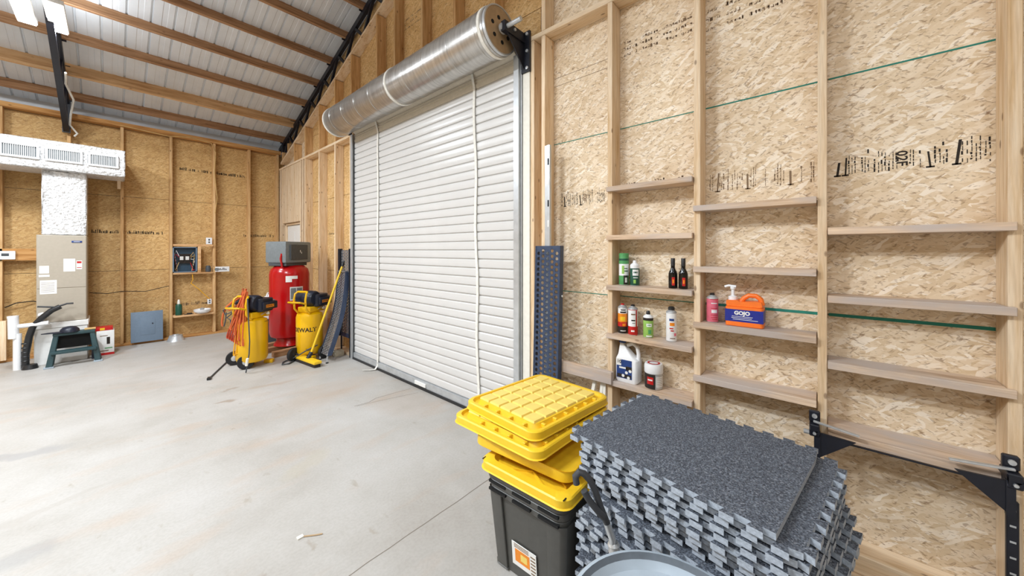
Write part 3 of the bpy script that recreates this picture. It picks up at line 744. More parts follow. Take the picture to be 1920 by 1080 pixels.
can('spray_can', 'red and white spray can with a black nozzle, second in the row', 1.036, Z4, .034, .222, 'red', cap='black_plastic', caph=.014, bands=[(.34, 'white_plastic'), (.96, 'red')],
    patches=[(.6, .35, .0, .96, 'red'), (-.1, .8, .55, .6, 'ink'), (0, .6, .46, .48, 'ink'), (-.2, .7, .14, .2, 'white'), (-.1, .9, .78, .83, 'ink_faint')])
can('spray_can', 'lime green can with a black collar and pointed nozzle, third in the row', .925, Z4, .034, .188, 'lime', dome='white_plastic', cap='black_plastic', caph=.026, bands=[(.84, 'ink')],
    patches=[(0, 1.1, .55, .7, 'white_plastic'), (.1, .6, .2, .4, 'green'), (0, 1.2, .06, .12, 'white_plastic'), (0, .8, .6, .65, 'green')])
can('spray_can', 'white spray can with a straight black cap, rightmost of the row of four', .768, Z4, .034, .235, 'white_plastic', cap='black_plastic', caph=.022, capr=.62, bands=[(.9, 'white_plastic')],
    patches=[(-.2, .9, .72, .8, 'dk_blue'), (-.1, .9, .55, .66, 'orange_print'), (-.25, .7, .44, .48, 'red'), (-.1, .6, .36, .4, 'red'), (0, 1., .1, .13, 'ink_faint'), (.5, .5, .2, .3, 'pink')])
can('spray_can', 'pink spray can with a grey dome beside the orange pump jug', .52, 1.199, .033, .185, 'pink', cap='black_plastic', caph=.016, bands=[(.94, 'pink')],
    patches=[(0, 1.5, .95, .97, 'red'), (0, 1.2, .58, .6, 'red'), (0, 1.3, .3, .32, 'red'), (0, 1.0, .4, .53, 'white_plastic'), (0, 1.2, .2, .22, 'red'), (.1, 1., .12, .14, 'red'), (0, 1.1, .78, .82, 'white_plastic')])
# white jug with handle
def jug_body(mb, w_, d_, h, mat, neck=(.0, .03), T=None, sh=.72, hs=1):
    """moulded jug: rounded body, sloping shoulder and a loop handle on the +y side; neck on the -y side offset"""
    levels = [(0, .90), (.012, 1), (sh*h*.5, 1), (sh*h, 1)]
    n = len(roundrect(w_, d_, .02))
    vs = []; fs = []
    for z, k in levels: vs += [(x*k, y*k, z) for x, y in roundrect(d_, w_, .022)]
    for (z, k, sh_) in ((sh*h+.03, .72, .20), (h*.93, .34, .55), (h, .26, .6)):
        vs += [(x*k, y*k*(.9 if k > .5 else .62) + hs*sh_*w_*.5, z) for x, y in roundrect(d_, w_, .022)]
    L = len(levels)+3
    fs = [(k*n+i, k*n+(i+1) % n, (k+1)*n+(i+1) % n, (k+1)*n+i) for k in range(L-1) for i in range(n)]+[tuple(range(n))[::-1], tuple((L-1)*n+i for i in range(n))]
    mb.add(vs, fs, mat, T)
t = thing('plastic_jug', 'white plastic jug with loop handle and blue label on the lowest shelf', 'jug', (2.515, 1.065, .691), .0)
mb = MB(); jug_body(mb, .165, .105, .285, 'white_plastic', sh=.58); mb.build('jug_body', t)
MB().tube([(0, .01, .262), (0, -.03, .280), (0, -.062, .262), (0, -.073, .215), (0, -.072, .16), (0, -.065, .12)], .014, 'white_plastic', 10).build('handle', t)
MB().lathe([(.026, .278), (.026, .305), (.022, .308), (0, .308)], 18, 'dk_blue', Tr(0, .047, 0)).build('cap', t)
mb = MB(); Xf = -.0532
def lab(y0, y1, z0, z1, m_, k=0): mb.box((Xf-.0004-.0003*k, y0, z0), (Xf+.001, y1, z1), m_)
lab(-.045, .07, .03, .165, 'dk_blue'); lab(-.045, .0, .09, .12, 'ink', 1); lab(-.04, .065, .035, .06, 'ink', 1); lab(.035, .07, .12, .17, 'white', 1); lab(-.01, .05, .1, .112, 'white', 1)
for cy, cz in ((-.005, .075), (-.032, .09), (.02, .05), (-.02, .04)):
    mb.lathe([(0, 0), (.011, 0)], 12, 'white', Matrix.Translation((Xf-.0016, cy, cz)) @ Matrix.Rotation(-math.pi/2, 4, 'Y'))
flat_text(mb, '10', .035, 'ink', Matrix.Translation((Xf-.0018, .05, .147)) @ Matrix(((0, 0, -1, 0), (-1, 0, 0, 0), (0, 1, 0, 0), (0, 0, 0, 1))), .0008)
mb.build('jug_label', t)
# round jar
t = thing('screw_top_jar', 'round jar with white lid and red, black and grey label beside the jug', 'jar', (2.515, .885, .691), 0)
mb = MB().lathe([(0, 0), (.054, 0), (.058, .004), (.058, .105), (.054, .11)], 28, 'galv')
patch(mb, .0588, FACE-1.6, FACE-.05, .004, .104, 'ink', 10); patch(mb, .0594, FACE-1.0, FACE-.25, .035, .085, 'red'); patch(mb, .06, FACE-.9, FACE-.35, .06, .07, 'white')
patch(mb, .0588, FACE+.05, FACE+1.3, .02, .09, 'white'); 
for k in range(5): patch(mb, .0592, FACE+.15, FACE+1.1, .03+.012*k, .032+.012*k, 'ink_faint')
mb.build('jar_body', t)
mb = MB().lathe([(.061, .108), (.062, .112), (.062, .155), (.056, .17), (0, .172)], 28, 'white_plastic'); mb.lathe([(.03, .1725), (.042, .1722)], 24, 'red'); mb.build('lid', t)
# orange pump jug
t = thing('pump_jug', 'orange square jug of hand cleaner with a white pump', 'jug', (2.515, .345, 1.199), 0)
mb = MB()
mb.prism(roundrect(.10, .19, .016), 0, .115, 'orange')
mb.prism(roundrect(.092, .182, .016), .115, .125, 'orange')
vs = []; rr = roundrect(.09, .18, .016); n = len(rr)
mb.build('jug_body', t, bevel=.003)
mb = MB()
mb.prism([(.092, .124), (-.09, .124), (-.084, .15), (.02, .158) if False else (-.06, .152), (.02, .145), (.035, .155), (.09, .150)], -.042, .042, 'orange', 0)
mb.tube([(0, .02, .14), (0, .005, .165), (0, -.02, .183), (0, -.055, .183), (0, -.078, .165), (0, -.086, .13)], .014, 'orange', 10)
mb.build('handle', t)
MB().lathe([(.024, .15), (.024, .172), (.015, .175), (.009, .178), (.009, .215), (.014, .217), (.014, .23), (0, .231)], 18, 'white_plastic', Tr(0, .062, 0)).tube([(0, .085 if False else .045, .232), (0, .062, .234), (0, .085, .236), (0, .105, .228)], .0075, 'white_plastic', 8).build('pump', t)
mb = MB().box((-.0508, -.0955, .028), (.0508, .0955, .100), 'blue')
R_ = Matrix(((0, 0, -1, 0), (-1, 0, 0, 0), (0, 1, 0, 0), (0, 0, 0, 1)))
flat_text(mb, 'GOJO', .030, 'white', Matrix.Translation((-.0515, .008, .079)) @ R_, .0016)
for k, (a, b) in enumerate(((-.045, .06), (-.04, .062), (-.07, .055))): mb.box((-.0514, a, .058-.009*k), (-.050, b, .0605-.009*k), 'white')
mb.build('jug_label', t)

# ---------------------------------------------------------------- folding brackets and strap
def folding_bracket(y, label, s, lever):
    t = thing('folding_bracket', label, 'bracket', (2.357, y, .7425), 0, 'black folding brackets')
    # s = +1: gusset runs towards -y, -1: towards +y
    MB().box((-.02, -.02, -.03), (.10, .02, .0), 'steel_black').box((-.02, -s*.0-.02, .0), (.07, .02, .028), 'steel_black').build('clamp_block', t, bevel=.004)
    MB().prism([(0, -.005), (-s*.15, -.012), (-s*.02, -.13), (0, -.13)], -.012, -.002, 'steel_black', 0).build('gusset', t)
    MB().box((-.016, -.012-.01*s, -.14), (.0, .012-.01*s, 0), 'steel_black').build('flange', t)
    MB().box((.02, -.022, .028), (.045, .022, .085), 'steel_black').build('upright_tab', t, bevel=.005)
    b = MB(); b.lathe([(0, 0), (.011, 0), (.011, .008), (0, .01)], 10, 'steel_bolt', Matrix.Translation((.019, 0, .062)) @ Matrix.Rotation(-math.pi/2, 4, 'Y')); b.build('bolt', t); b = MB()
    b.lathe([(0, 0), (.007, 0), (.007, .008), (0, .01)], 8, 'steel_bolt', Matrix.Translation((-.02, 0, -.012)) @ Matrix.Rotation(-math.pi/2, 4, 'Y')); b.build('bolt', t); b = MB()
    b.lathe([(0, 0), (.012, 0), (.012, .022), (0, .024)], 10, 'steel_bolt', Matrix.Translation((0, s*.02, -.02)) @ Matrix.Rotation(-s*math.pi/2, 4, 'X'))
    b.build('bolt', t)
    MB().cham((-.004, -.16 if lever < 0 else -.01, .034), (.012, .01 if lever < 0 else .16, .044), .004, 'steel_bolt', Tr(rx=.12*lever*-1)).build('lever', t)
folding_bracket(.026, 'black folding bracket bolted to the stud behind the mat stack', 1, -1)
folding_bracket(-.572, 'black folding bracket bolted to the post at the right edge', -1, 1)
tag(MB().box((2.385, -.55, .696), (2.392, -.01, .703), 'steel_black').build('bracket_rod', None, recenter=True), 'thin black rod spanning between the two folding brackets', 'rod')
t = thing('perforated_strap', 'black perforated metal strap hanging down the post at the right edge', 'strap', (2.445, -.590, .0))
MB().box((-.006, -.016, .02), (.012, .016, .62), 'steel_black').build('strap_body', t, bevel=.002)
mb = MB()
for k in range(9): mb.box((-.0068, -.008, .06+.065*k), (-.0055, .008, .068+.065*k), 'steel_bolt')
mb.build('strap_slot', t)

# ---------------------------------------------------------------- ramp, straight edge, trim
def perforated(mb, u0, u1, v0, v1, nu, nv, r, P, mat, th, stagger=True):
    """sheet with real holes. P(u, v, h) -> point"""
    du, dv = (u1-u0)/nu, (v1-v0)/nv
    for j in range(nv):
        for i in range(nu):
            cu, cv = u0+(i+.5)*du, v0+(j+.5)*dv; oct_ = []
            off = (dv*.24 if i % 2 else -dv*.24) if stagger else 0
            q = [(u0+i*du, v0+j*dv), (u0+(i+1)*du, v0+j*dv), (u0+(i+1)*du, v0+(j+1)*dv), (u0+i*du, v0+(j+1)*dv)]
            for k in range(8): 
                a = math.radians(225+45*k); oct_.append((cu+r*math.cos(a), cv+off+r*math.sin(a)))
            for h in (0, th):
                vs = [P(a, b, h) for a, b in q]+[P(a, b, h) for a, b in oct_]
                fs = []
                for k in range(4):
                    fs += [(k, (k+1) % 4, 4+(2*k+2) % 8, 4+(2*k+1) % 8), (k, 4+(2*k+1) % 8, 4+2*k)]
                mb.add(vs, fs, mat)
            mb.add([P(a, b, 0) for a, b in oct_]+[P(a, b, th) for a, b in oct_], [(k, (k+1) % 8, 8+(k+1) % 8, 8+k) for k in range(8)], mat)
t = thing('loading_ramp', 'dark blue-black perforated steel ramp leaning upright beside the roller door', 'ramp', (2.395, 1.71, 0))
def P1(u, v, h): return (-.0+h-.055*(1-v/1.70)*1.0, u, v)
mb = MB(); perforated(mb, -.115, .115, .06, 1.66, 5, 36, .0155, P1, 'ramp_steel' if 'ramp_steel' in M else 'steel_black', .004); mb.build('perforated_deck', t)
def rail(y, w_, z0=0.0, z1=1.69):
    mb = MB(); vs = []
    for z in (z0, z1):
        x_ = P1(0, z, 0)[0]; vs += [(x_-.004, y, z), (x_+.05, y, z), (x_+.05, y+w_, z), (x_-.004, y+w_, z)]
    mb.add(vs, [(0, 1, 2, 3), (4, 7, 6, 5), (0, 4, 5, 1), (1, 5, 6, 2), (2, 6, 7, 3), (3, 7, 4, 0)], 'ramp_steel'); return mb.build('side_rail', t, bevel=.003)
M['ramp_steel'] = plain('blue_black_ramp_steel', (62, 76, 102), .38, .3, .1)
rail(.115, .012); rail(-.127, .012)
for z0, z1 in ((0, .06), (1.66, 1.69)):
    mb = MB()
    a, b = P1(0, z0, 0)[0], P1(0, z1, 0)[0]
    mb.add([(a, -.115, z0), (a, .115, z0), (b, .115, z1), (b, -.115, z1), (a+.004, -.115, z0), (a+.004, .115, z0), (b+.004, .115, z1), (b+.004, -.115, z1)], [(0, 1, 2, 3), (4, 7, 6, 5), (0, 4, 5, 1), (2, 6, 7, 3)], 'ramp_steel')
    mb.build('end_plate', t)
for o in t.children:
    for k, s_ in enumerate(o.data.materials):
        if s_ and s_.name.startswith('black_painted'): o.data.materials[k] = M['ramp_steel']
MB().lathe([(0, 0), (.012, 0), (.01, .008), (0, .01)], 10, 'steel_bolt', Matrix.Translation((-.0+.02, -.128, 1.28)) @ Matrix.Rotation(math.pi/2, 4, 'X')).build('rivet', t)
t = thing('straight_edge', 'long silver aluminium straight edge with slots behind the steel ramp', 'straight edge', (2.432, 1.735, 0))
mb = MB().box((-.012, -.028, 0), (.012, .004, 2.54), 'galv').box((-.004, .004, 0), (.004, .030, 2.54), 'galv'); mb.build('beam', t, bevel=.002)
mb = MB()
for z in (1.85, 2.02, 2.2, 2.37): mb.cham((-.0135, -.02, z), (-.0115, -.006, z+.055), .004, 'hole' if z in (2.02, 2.37) else 'white')
mb.build('slot', t)
for k, (y, ly, lab_) in enumerate(((1.30, .10, 'white wooden trim piece leaning aslant under the blocking board'), (1.245, .03, 'narrow white trim piece standing under the blocking board'), (1.225, .0, 'slim white trim piece standing closest to the shelf stud'))):
    tag(MB().add([(2.40, y+ly, 0), (2.43, y+ly, 0), (2.43, y+ly+.022, 0), (2.40, y+ly+.022, 0), (2.475, y, .70), (2.505, y, .70), (2.505, y+.022 if k else y+.026, .70), (2.475, y+.022 if k else y+.026, .70)], [(0, 3, 2, 1), (4, 5, 6, 7), (0, 1, 5, 4), (1, 2, 6, 5), (2, 3, 7, 6), (3, 0, 4, 7)], 'trim_board').build('trim_piece', None, recenter=True), lab_, 'trim piece', 'white trim pieces')

# ---------------------------------------------------------------- totes and lids
TX, TY_, TW, TD = 1.625, 1.098, .66, .495
t = thing('storage_tote', 'charcoal plastic storage tote with white and orange sticker on its end', 'tote', (TX, TY_, 0), .03)
def tote_shell(z0, z1, k0, k1, mat, w_=TW, d_=TD, ribs=True):
    mb = MB(); A = roundrect(w_*k0-.0, d_*k0, .05); B = roundrect(w_*k1, d_*k1, .055); n = len(A)
    mb.add([(x, y, z0) for x, y in A]+[(x, y, z1) for x, y in B], [(i, (i+1) % n, n+(i+1) % n, n+i) for i in range(n)]+[tuple(range(n))[::-1]], mat); return mb
mb = tote_shell(0, .40, .80, .90, 'tote_black')
# standing corner columns and end recess
for sx in (-1, 1):
    for sy in (-1, 1):
        a0, b0 = TW*.40, TD*.40; a1, b1 = TW*.452, TD*.452
        for (dx, dy) in ((0, 0),):
            P0 = [(sx*(a0-.075), sy*(b0+.012)), (sx*(a0-.01), sy*(b0+.012)), (sx*(a0+.012), sy*(b0-.01)), (sx*(a0+.012), sy*(b0-.075)), (sx*(a0-.06), sy*(b0-.06))]
            P1_ = [(p[0]*a1/a0, p[1]*b1/b0) for p in P0]
            mb.add([(x, y, .012) for x, y in P0]+[(x, y, .41) for x, y in P1_], [(i, (i+1) % 5, 5+(i+1) % 5, 5+i) for i in range(5)]+[(0, 1, 2, 3, 4)], 'tote_black')
mb.build('tote_body', t, bevel=.004)
for k, (z0, z1, s_) in enumerate(((.395, .428, .945), (.434, .467, .965), (.473, .512, .98))):
    mb = MB(); mb.prism(roundrect(TW*s_, TD*s_, .055, 6), z0, z1, 'tote_black'); mb.prism(roundrect(TW*s_-.03, TD*s_-.03, .05, 6), z1, z1+.006, 'tote_black'); mb.build('rim_band', t, bevel=.004)
mb = MB()
for z0 in (.412, .452):
    for u in (-.155, .0, .155): MB().box((-TW*.49-.001, u-.055, z0), (-TW*.47, u+.055, z0+.012), 'hole').build('grip_slot', t)
    for u in (-.2, .0, .2): MB().box((u-.07, TD*.49+.001, z0), (u+.07, TD*.47, z0+.012), 'hole').build('grip_slot', t)
mb = MB(); T = Matrix.Translation((-TW*.4-.0185, .01, .13)) @ Matrix.Rotation(-.085, 4, 'Y')
mb.box((-.002, -.075, -.06), (.001, .075, .06), 'white', T)
mb.box((-.003, -.035, -.035), (-.001, .055, .03), 'orange_print', T); mb.box((-.0036, -.02, -.02), (-.0022, .02, .015), 'yellow_pale', T)
for k in range(6): mb.box((-.003, -.07, -.05+.017*k), (-.0018, -.042, -.044+.017*k), 'ink_faint', T)
for k in range(3): mb.box((-.003, -.03, .037+.008*k), (-.0018, .06, .040+.008*k), 'ink_faint', T)
mb.build('sticker', t)
def lid(name, label, loc, rz, tilt=(0, 0), w_=.67, d_=.53, recess=False, flip=False, group='yellow tote lids'):
    t = thing(name, label, 'lid', loc, rz, group); t.rotation_euler = (tilt[0], tilt[1]+(math.pi if flip else 0), rz)
    H_ = .060 if flip else .042
    mb = MB(); out = roundrect(w_, d_, .06, 7); n = len(out)
    def ring(s, z): return [(x*(w_-2*s)/w_, y*(d_-2*s)/d_, z) for x, y in out]
    if not recess: rings = [ring(-.006, 0), ring(0, .004), ring(0, H_-.006), ring(.006, H_), ring(.022, H_), ring(.028, H_-.016), ring(.046, H_-.018), ring(.056, H_+.006)]
    else: rings = [ring(-.006, 0), ring(0, .004), ring(0, H_-.006), ring(.006, H_), ring(.045, H_), ring(.058, H_-.03)]
    vs = [p for r_ in rings for p in r_]; L = len(rings)
    mb.add(vs, [(k*n+i, k*n+(i+1) % n, (k+1)*n+(i+1) % n, (k+1)*n+i) for k in range(L-1) for i in range(n)]+[tuple((L-1)*n+i for i in range(n))], 'yellow')
    # underside
    mb.add([p for p in ring(.012, .002)], [tuple(range(n))[::-1]], 'yellow') if not flip else mb.add([p for p in ring(.012, .030)]+ring(-.003, 0), [tuple(range(n))[::-1]]+[(i, (i+1) % n, n+(i+1) % n, n+i) for i in range(n)], 'yellow')
    mb.build('lid_rim', t, ang=40)
    if not recess and not flip:
        mb = MB(); nx, ny = 6, 5; px, pyy = (w_-.125)/nx, (d_-.125)/ny
        for i in range(nx):
            for j in range(ny):
                x0, y0 = -w_/2+.0625+i*px, -d_/2+.0625+j*pyy; g = .0045; zt = H_+.016
                a = [(x0+g, y0+g), (x0+px-g, y0+g), (x0+px-g, y0+pyy-g), (x0+g, y0+pyy-g)]
                mb.add([(x, y, H_+.006) for x, y in a]+[(x+(.004 if x < x0+px/2 else -.004), y+(.004 if y < y0+pyy/2 else -.004), zt) for x, y in a], [(0, 1, 5, 4), (1, 2, 6, 5), (2, 3, 7, 6), (3, 0, 4, 7), (4, 5, 6, 7)], 'yellow_pale')
        tag(mb.build('raised_grid', t), 'pale yellow raised grid')
        for k in range(4): MB().box((-w_/2+.026, -d_/2+.10+k*.105, H_-.016), (-w_/2+.052, -d_/2+.115+k*.105, H_+.004), 'yellow').build('rim_rib', t, bevel=.002)
        for k in range(6): MB().box((-w_/2+.10+k*.09, -d_/2+.026, H_-.016), (-w_/2+.115+k*.09, -d_/2+.052, H_+.004), 'yellow').build('rim_rib', t, bevel=.002)
    if recess:
        mb = MB(); z = H_-.03
        for k in range(-2, 3):
            for s_ in (-1, 1):
                mb.add([(k*.11-.003, 0, z+.010), (k*.11+.003, 0, z+.010), (k*.11+s_*.11+.003, d_*.36, z+.010), (k*.11+s_*.11-.003, d_*.36, z+.010), (k*.11-.003, 0, z), (k*.11+.003, 0, z), (k*.11+s_*.11+.003, d_*.36, z), (k*.11+s_*.11-.003, d_*.36, z)], [(0, 1, 2, 3), (0, 4, 5, 1), (1, 5, 6, 2), (2, 6, 7, 3), (3, 7, 4, 0)], 'yellow')
                mb.add([(k*.11-.003, 0, z+.010), (k*.11+.003, 0, z+.010), (k*.11+s_*.11+.003, -d_*.36, z+.010), (k*.11+s_*.11-.003, -d_*.36, z+.010), (k*.11-.003, 0, z), (k*.11+.003, 0, z), (k*.11+s_*.11+.003, -d_*.36, z), (k*.11+s_*.11-.003, -d_*.36, z)], [(0, 1, 2, 3), (0, 4, 5, 1), (1, 5, 6, 2), (2, 6, 7, 3), (3, 7, 4, 0)], 'yellow')
        mb.build('diamond_rib', t)
        mb = MB()
        for sx in (-1, 1):
            for sy in (-1, 1): mb.box((sx*(w_/2-.035), sy*(d_/2-.02)-.003, H_-.001), (sx*(w_/2-.010), sy*(d_/2-.02)+.003, H_+.001), 'hole')
        mb.build('lock_hole', t)
    return t
lid('tote_lid', 'yellow lid closed on the charcoal tote, recessed middle with diamond ribs', (TX, TY_, .5185), .03, w_=.69, d_=.53, recess=True)
lid('tote_lid', 'deep yellow lid lying upside down between the closed lid and the upper pair', (1.685, 1.19, .640), .13, (-.05, .0), w_=.68, d_=.58, flip=True)
lid('tote_lid', 'yellow lid in the stack directly under the topmost lid, poking out to the left', (1.655, 1.29, .664), -.03, (-.02, 0), w_=.70, d_=.64)
lid('tote_lid', 'topmost yellow lid with pale raised grid squares', (1.70, 1.285, .722), -.10, (-.02, 0), w_=.67, d_=.58)

# ---------------------------------------------------------------- interlocking mats
def mat_outline(w_, l_, nt, nl, th=.024, flat=()):
    pts = []
    def side(ax, ay, bx, by, n, teeth, first):
        d = Vector((bx-ax, by-ay)); L = d.length; d /= L; nrm = Vector((d.y, -d.x)); out = []
        p = L/n
        for k in range(n):
            if teeth:
                for u, h in ((.10, 0), (.20, 0), (.10, 1), (.66, 1), (.56, 0)): out.append(Vector((ax, ay))+d*(p*(k+u))+nrm*h*th)
            else: out.append(Vector((ax, ay))+d*(p*(k)))
        return out
    c = [(-w_/2, -l_/2), (w_/2, -l_/2), (w_/2, l_/2), (-w_/2, l_/2)]
    for k in range(4):
        a, b = c[k], c[(k+1) % 4]
        pts += side(a[0], a[1], b[0], b[1], nt if k % 2 == 0 else nl, k not in flat, 0)
    return [(p.x, p.y) for p in pts]
MW, ML, MT = .606, .715, .0195
def mat_mesh(flat):
    me_o = MB().prism(mat_outline(MW, ML, 8, 10, flat=flat), 0, MT, 'foam', 2, cap_mat='rubber').build('rubber_mat', None, ang=50); return me_o
random.seed(5)
protos = {}
NM = 33; pitch = .882/NM
labels_mat = {NM-1: 'topmost speckled rubber mat with one straight trimmed edge', NM-2: 'rubber mat directly under the topmost mat, teeth showing at its right side', NM-3: 'third rubber mat from the top of the stack',
              NM-7: 'speckled rubber mat whose corner sticks out on the left under the top group', 14: 'rubber mat about halfway up the stack, level with the foot of the black hook', 0: 'lowest rubber mat, resting on the floor'}
ordn = ['first', 'second', 'third', 'fourth', 'fifth', 'sixth', 'seventh', 'eighth', 'ninth', 'tenth', 'eleventh', 'twelfth', 'thirteenth', 'fourteenth', 'fifteenth', 'sixteenth', 'seventeenth', 'eighteenth']
for k in range(NM):
    fl_ = (0,) if k == NM-1 else ()
    if fl_ not in protos: protos[fl_] = mat_mesh(fl_); o = protos[fl_]
    else: o = protos[fl_].copy(); C.objects.link(o)
    z = k*pitch
    top = k >= NM-6
    midg = NM-14 <= k < NM-6
    dx, dy, r = (0, 0, -.145) if top else (.01, -.06, -.19) if midg else (.085, .0, -.08)
    if k == NM-1: dx, dy = 0, .012
    elif top: dx += random.uniform(-.010, .010)-.006; dy += random.uniform(-.010, .006)-.035
    elif midg: dx += random.uniform(-.03, .02); dy += random.uniform(-.02, .02)
    else: dx += random.uniform(-.035, .035); dy += random.uniform(-.035, .035); r += random.uniform(-.05, .05)
    if k % 2 and not top: dy += .012
    o.location = (1.552+dx, .391+dy, z+.0005); o.rotation_euler = (0, 0, r)
    if k in labels_mat: l = labels_mat[k]
    else:
        n_ = NM-k
        l = 'rubber mat, %s from the top of the stack' % ordn[n_-1] if n_ <= 16 else 'rubber mat, %s from the floor in the stack' % ordn[k]
    tag(o, l, 'mat', 'interlocking rubber mats in the stack')

# ---------------------------------------------------------------- grey round tub with hooks
TZ = .72
t = thing('round_tub', 'grey round plastic tub with a dark rim in front of the mat stack', 'tub', (.88, .267, 0))
mb = MB().lathe([(.0, .0), (.20, 0), (.205, .004), (.243, TZ-.02), (.256, TZ-.012), (.258, TZ), (.246, TZ+.004), (.238, TZ-.012), (.222, TZ-.03), (.19, TZ-.036), (.0, TZ-.040)], 56, 'tub_grey',
               mats=['tub_dark']*5+['tub_grey', 'tub_dark', 'tub_grey', 'tub_grey', 'tub_grey'])
mb.build('tub_body', t)
MB().lathe([(.258, TZ-.03), (.264, TZ-.026), (.264, TZ-.006), (.258, TZ-.002)], 56, 'tub_dark').build('rim_roll', t)
T = Matrix.Rotation(math.radians(100), 4, 'Z')
MB().prism([(-.06, .262), (.06, .262), (.05, .30), (-.05, .30)], TZ-.03, TZ-.02, 'tub_grey', 2, T=T).prism([(-.055, .266), (-.045, .266), (-.04, .30), (-.05, .30)], TZ-.05, TZ+.004, 'tub_grey', 2, T=T).prism([(.045, .266), (.055, .266), (.05, .30), (.04, .30)], TZ-.05, TZ+.004, 'tub_grey', 2, T=T).build('carry_ear', t)
# hook: world points found on the sight lines of the photograph at about 1.33 m away
t = thing('coated_hook', 'black rubber-coated double hook rising behind the grey tub rim', 'hook', (1.21, .61, 0))
def hp(*pts): return [(x-1.21, y-.61, z) for x, y, z in pts]
MB().tube(hp((1.1507, .5388, .56), (1.1458, .5443, .652), (1.1336, .5582, .706)), .0125, 'steel_bolt', 12).build('shaft', t)
MB().tube(hp((1.1345, .5572, .703), (1.119, .5749, .7627), (1.1068, .5888, .8182), (1.0946, .6026, .8552), (1.0811, .6179, .8773), (1.0702, .6304, .8829), (1.0616, .6401, .8681), (1.0641, .6374, .842)), .0115, 'hook_grip', 12).build('hook_arm', t)
MB().tube(hp((1.113, .560, .738), (1.1004, .5733, .757), (1.0859, .5897, .7828), (1.0751, .6021, .8065), (1.0678, .6103, .828)), .0115, 'hook_grip', 12).build('hook_arm', t)
mb = MB().lathe([(.015, .0), (.020, .006), (.018, .018), (.021, .030), (.015, .040)], 12, 'tape', Matrix.Translation(hp((1.1507, .5388, .60))[0]) @ Matrix.Rotation(-.1, 4, 'X')); mb.build('tape_wrap', t)
MB().tube(hp((1.155, .534, .01), (1.153, .536, .3), (1.1507, .5388, .58)), .011, 'steel_bolt', 10).build('stand_post', t)
MB().lathe([(0, 0), (.045, 0), (.045, .008), (.012, .014)], 16, 'steel_black', Matrix.Translation(hp((1.155, .534, 0))[0])).build('stand_foot', t)

# ---------------------------------------------------------------- heating unit and ducts on the back wall
HY = 8.45
t = thing('air_handler', 'tall beige furnace cabinet under the foil duct, standing on a white base', 'furnace', (-.485, 8.72, 0))
bl = lambda mb, *a, **k: mb
def P(x, z, y=HY): return (x+.485, y-8.72, z)
MB().cham(P(-.712, .60), (.235, .27, 1.88), .008, 'cabinet').build('cabinet', t)
boxpart('door_panel', P(-.708, 1.10, HY-.008), P(-.255, 1.872, HY+.002), 'cabinet', t, .004)
boxpart('door_panel', P(-.708, .605, HY-.008), P(-.255, 1.094, HY+.002), 'cabinet', t, .004)
mb = MB().cham((-.05, -.004, -.014), (.05, .004, .014), .004, 'dk_blue', Matrix.Translation(P(-.345, 1.785, HY-.012))); mb.box((-.03, -.006, -.003), (.03, -.004, .003), 'white', Matrix.Translation(P(-.345, 1.785, HY-.012))); mb.build('maker_badge', t)
mb = MB()
for x0, x1, z0, z1, m_ in ((-.47, -.36, 1.34, 1.53, 'white'), (-.35, -.295, 1.37, 1.50, 'white'), (-.685, -.60, 1.32, 1.43, 'white'), (-.69, -.595, 1.27, 1.30, 'white'), (-.68, -.53, 1.02, 1.22, 'white')):
    MB().box(P(x0, z0, HY-.0095), P(x1, z1, HY-.006), m_).build('paper_notice', t)
mb = MB(); mb.box(P(-.345, 1.46, HY-.0105), P(-.30, 1.49, HY-.009), 'red'); mb.box(P(-.345, 1.39, HY-.0105), P(-.30, 1.40, HY-.009), 'red')
for k in range(7): mb.box(P(-.67, 1.05+.022*k, HY-.0105), P(-.55, 1.054+.022*k, HY-.009), 'ink_faint')
mb.build('notice_print', t)
boxpart('base_plenum', P(-.73, 0, HY-.03), P(-.24, .52, HY+.50), 'white', t, .006)
boxpart('base_flange', P(-.745, .52, HY-.04), P(-.23, .60, HY+.5), 'white', t, .006)
mb = MB().box(P(-.56, .0+.36, HY-.032), P(-.53, .44, HY-.029), 'ink').box(P(-.32, .42, HY-.032), P(-.30, .45, HY-.029), 'ink'); mb.build('base_print', t)
t = thing('foil_duct', 'foil-wrapped ductwork with three white registers above the furnace', 'duct', (-.47, 8.7, 1.88))
def D(x, z, y): return (x+.47, y-8.7, z-1.88)
def crumple(a, b, nm, seed):
    random.seed(seed); bm = bmesh.new(); bmesh.ops.create_cube(bm, size=1)
    for v in bm.verts: v.co = Vector([(a[k]+b[k])/2+v.co[k]*(b[k]-a[k]) for k in range(3)])
    bmesh.ops.bevel(bm, geom=list(bm.edges), offset=.012, segments=1, affect='EDGES'); bmesh.ops.subdivide_edges(bm, edges=list(bm.edges), cuts=6, use_grid_fill=True)
    for v in bm.verts: v.co += Vector([random.uniform(-.005, .005) for _ in range(3)])
    mb = MB(); mb.bm(bm, 'foil'); return mb.build(nm, t, ang=60)
crumple(D(-.67, 1.885, 8.50), D(-.255, 2.83, 8.95), 'vertical_duct', 1)
crumple(D(-1.72, 2.83, 8.37), D(.145, 3.245, 8.98), 'horizontal_duct', 2)
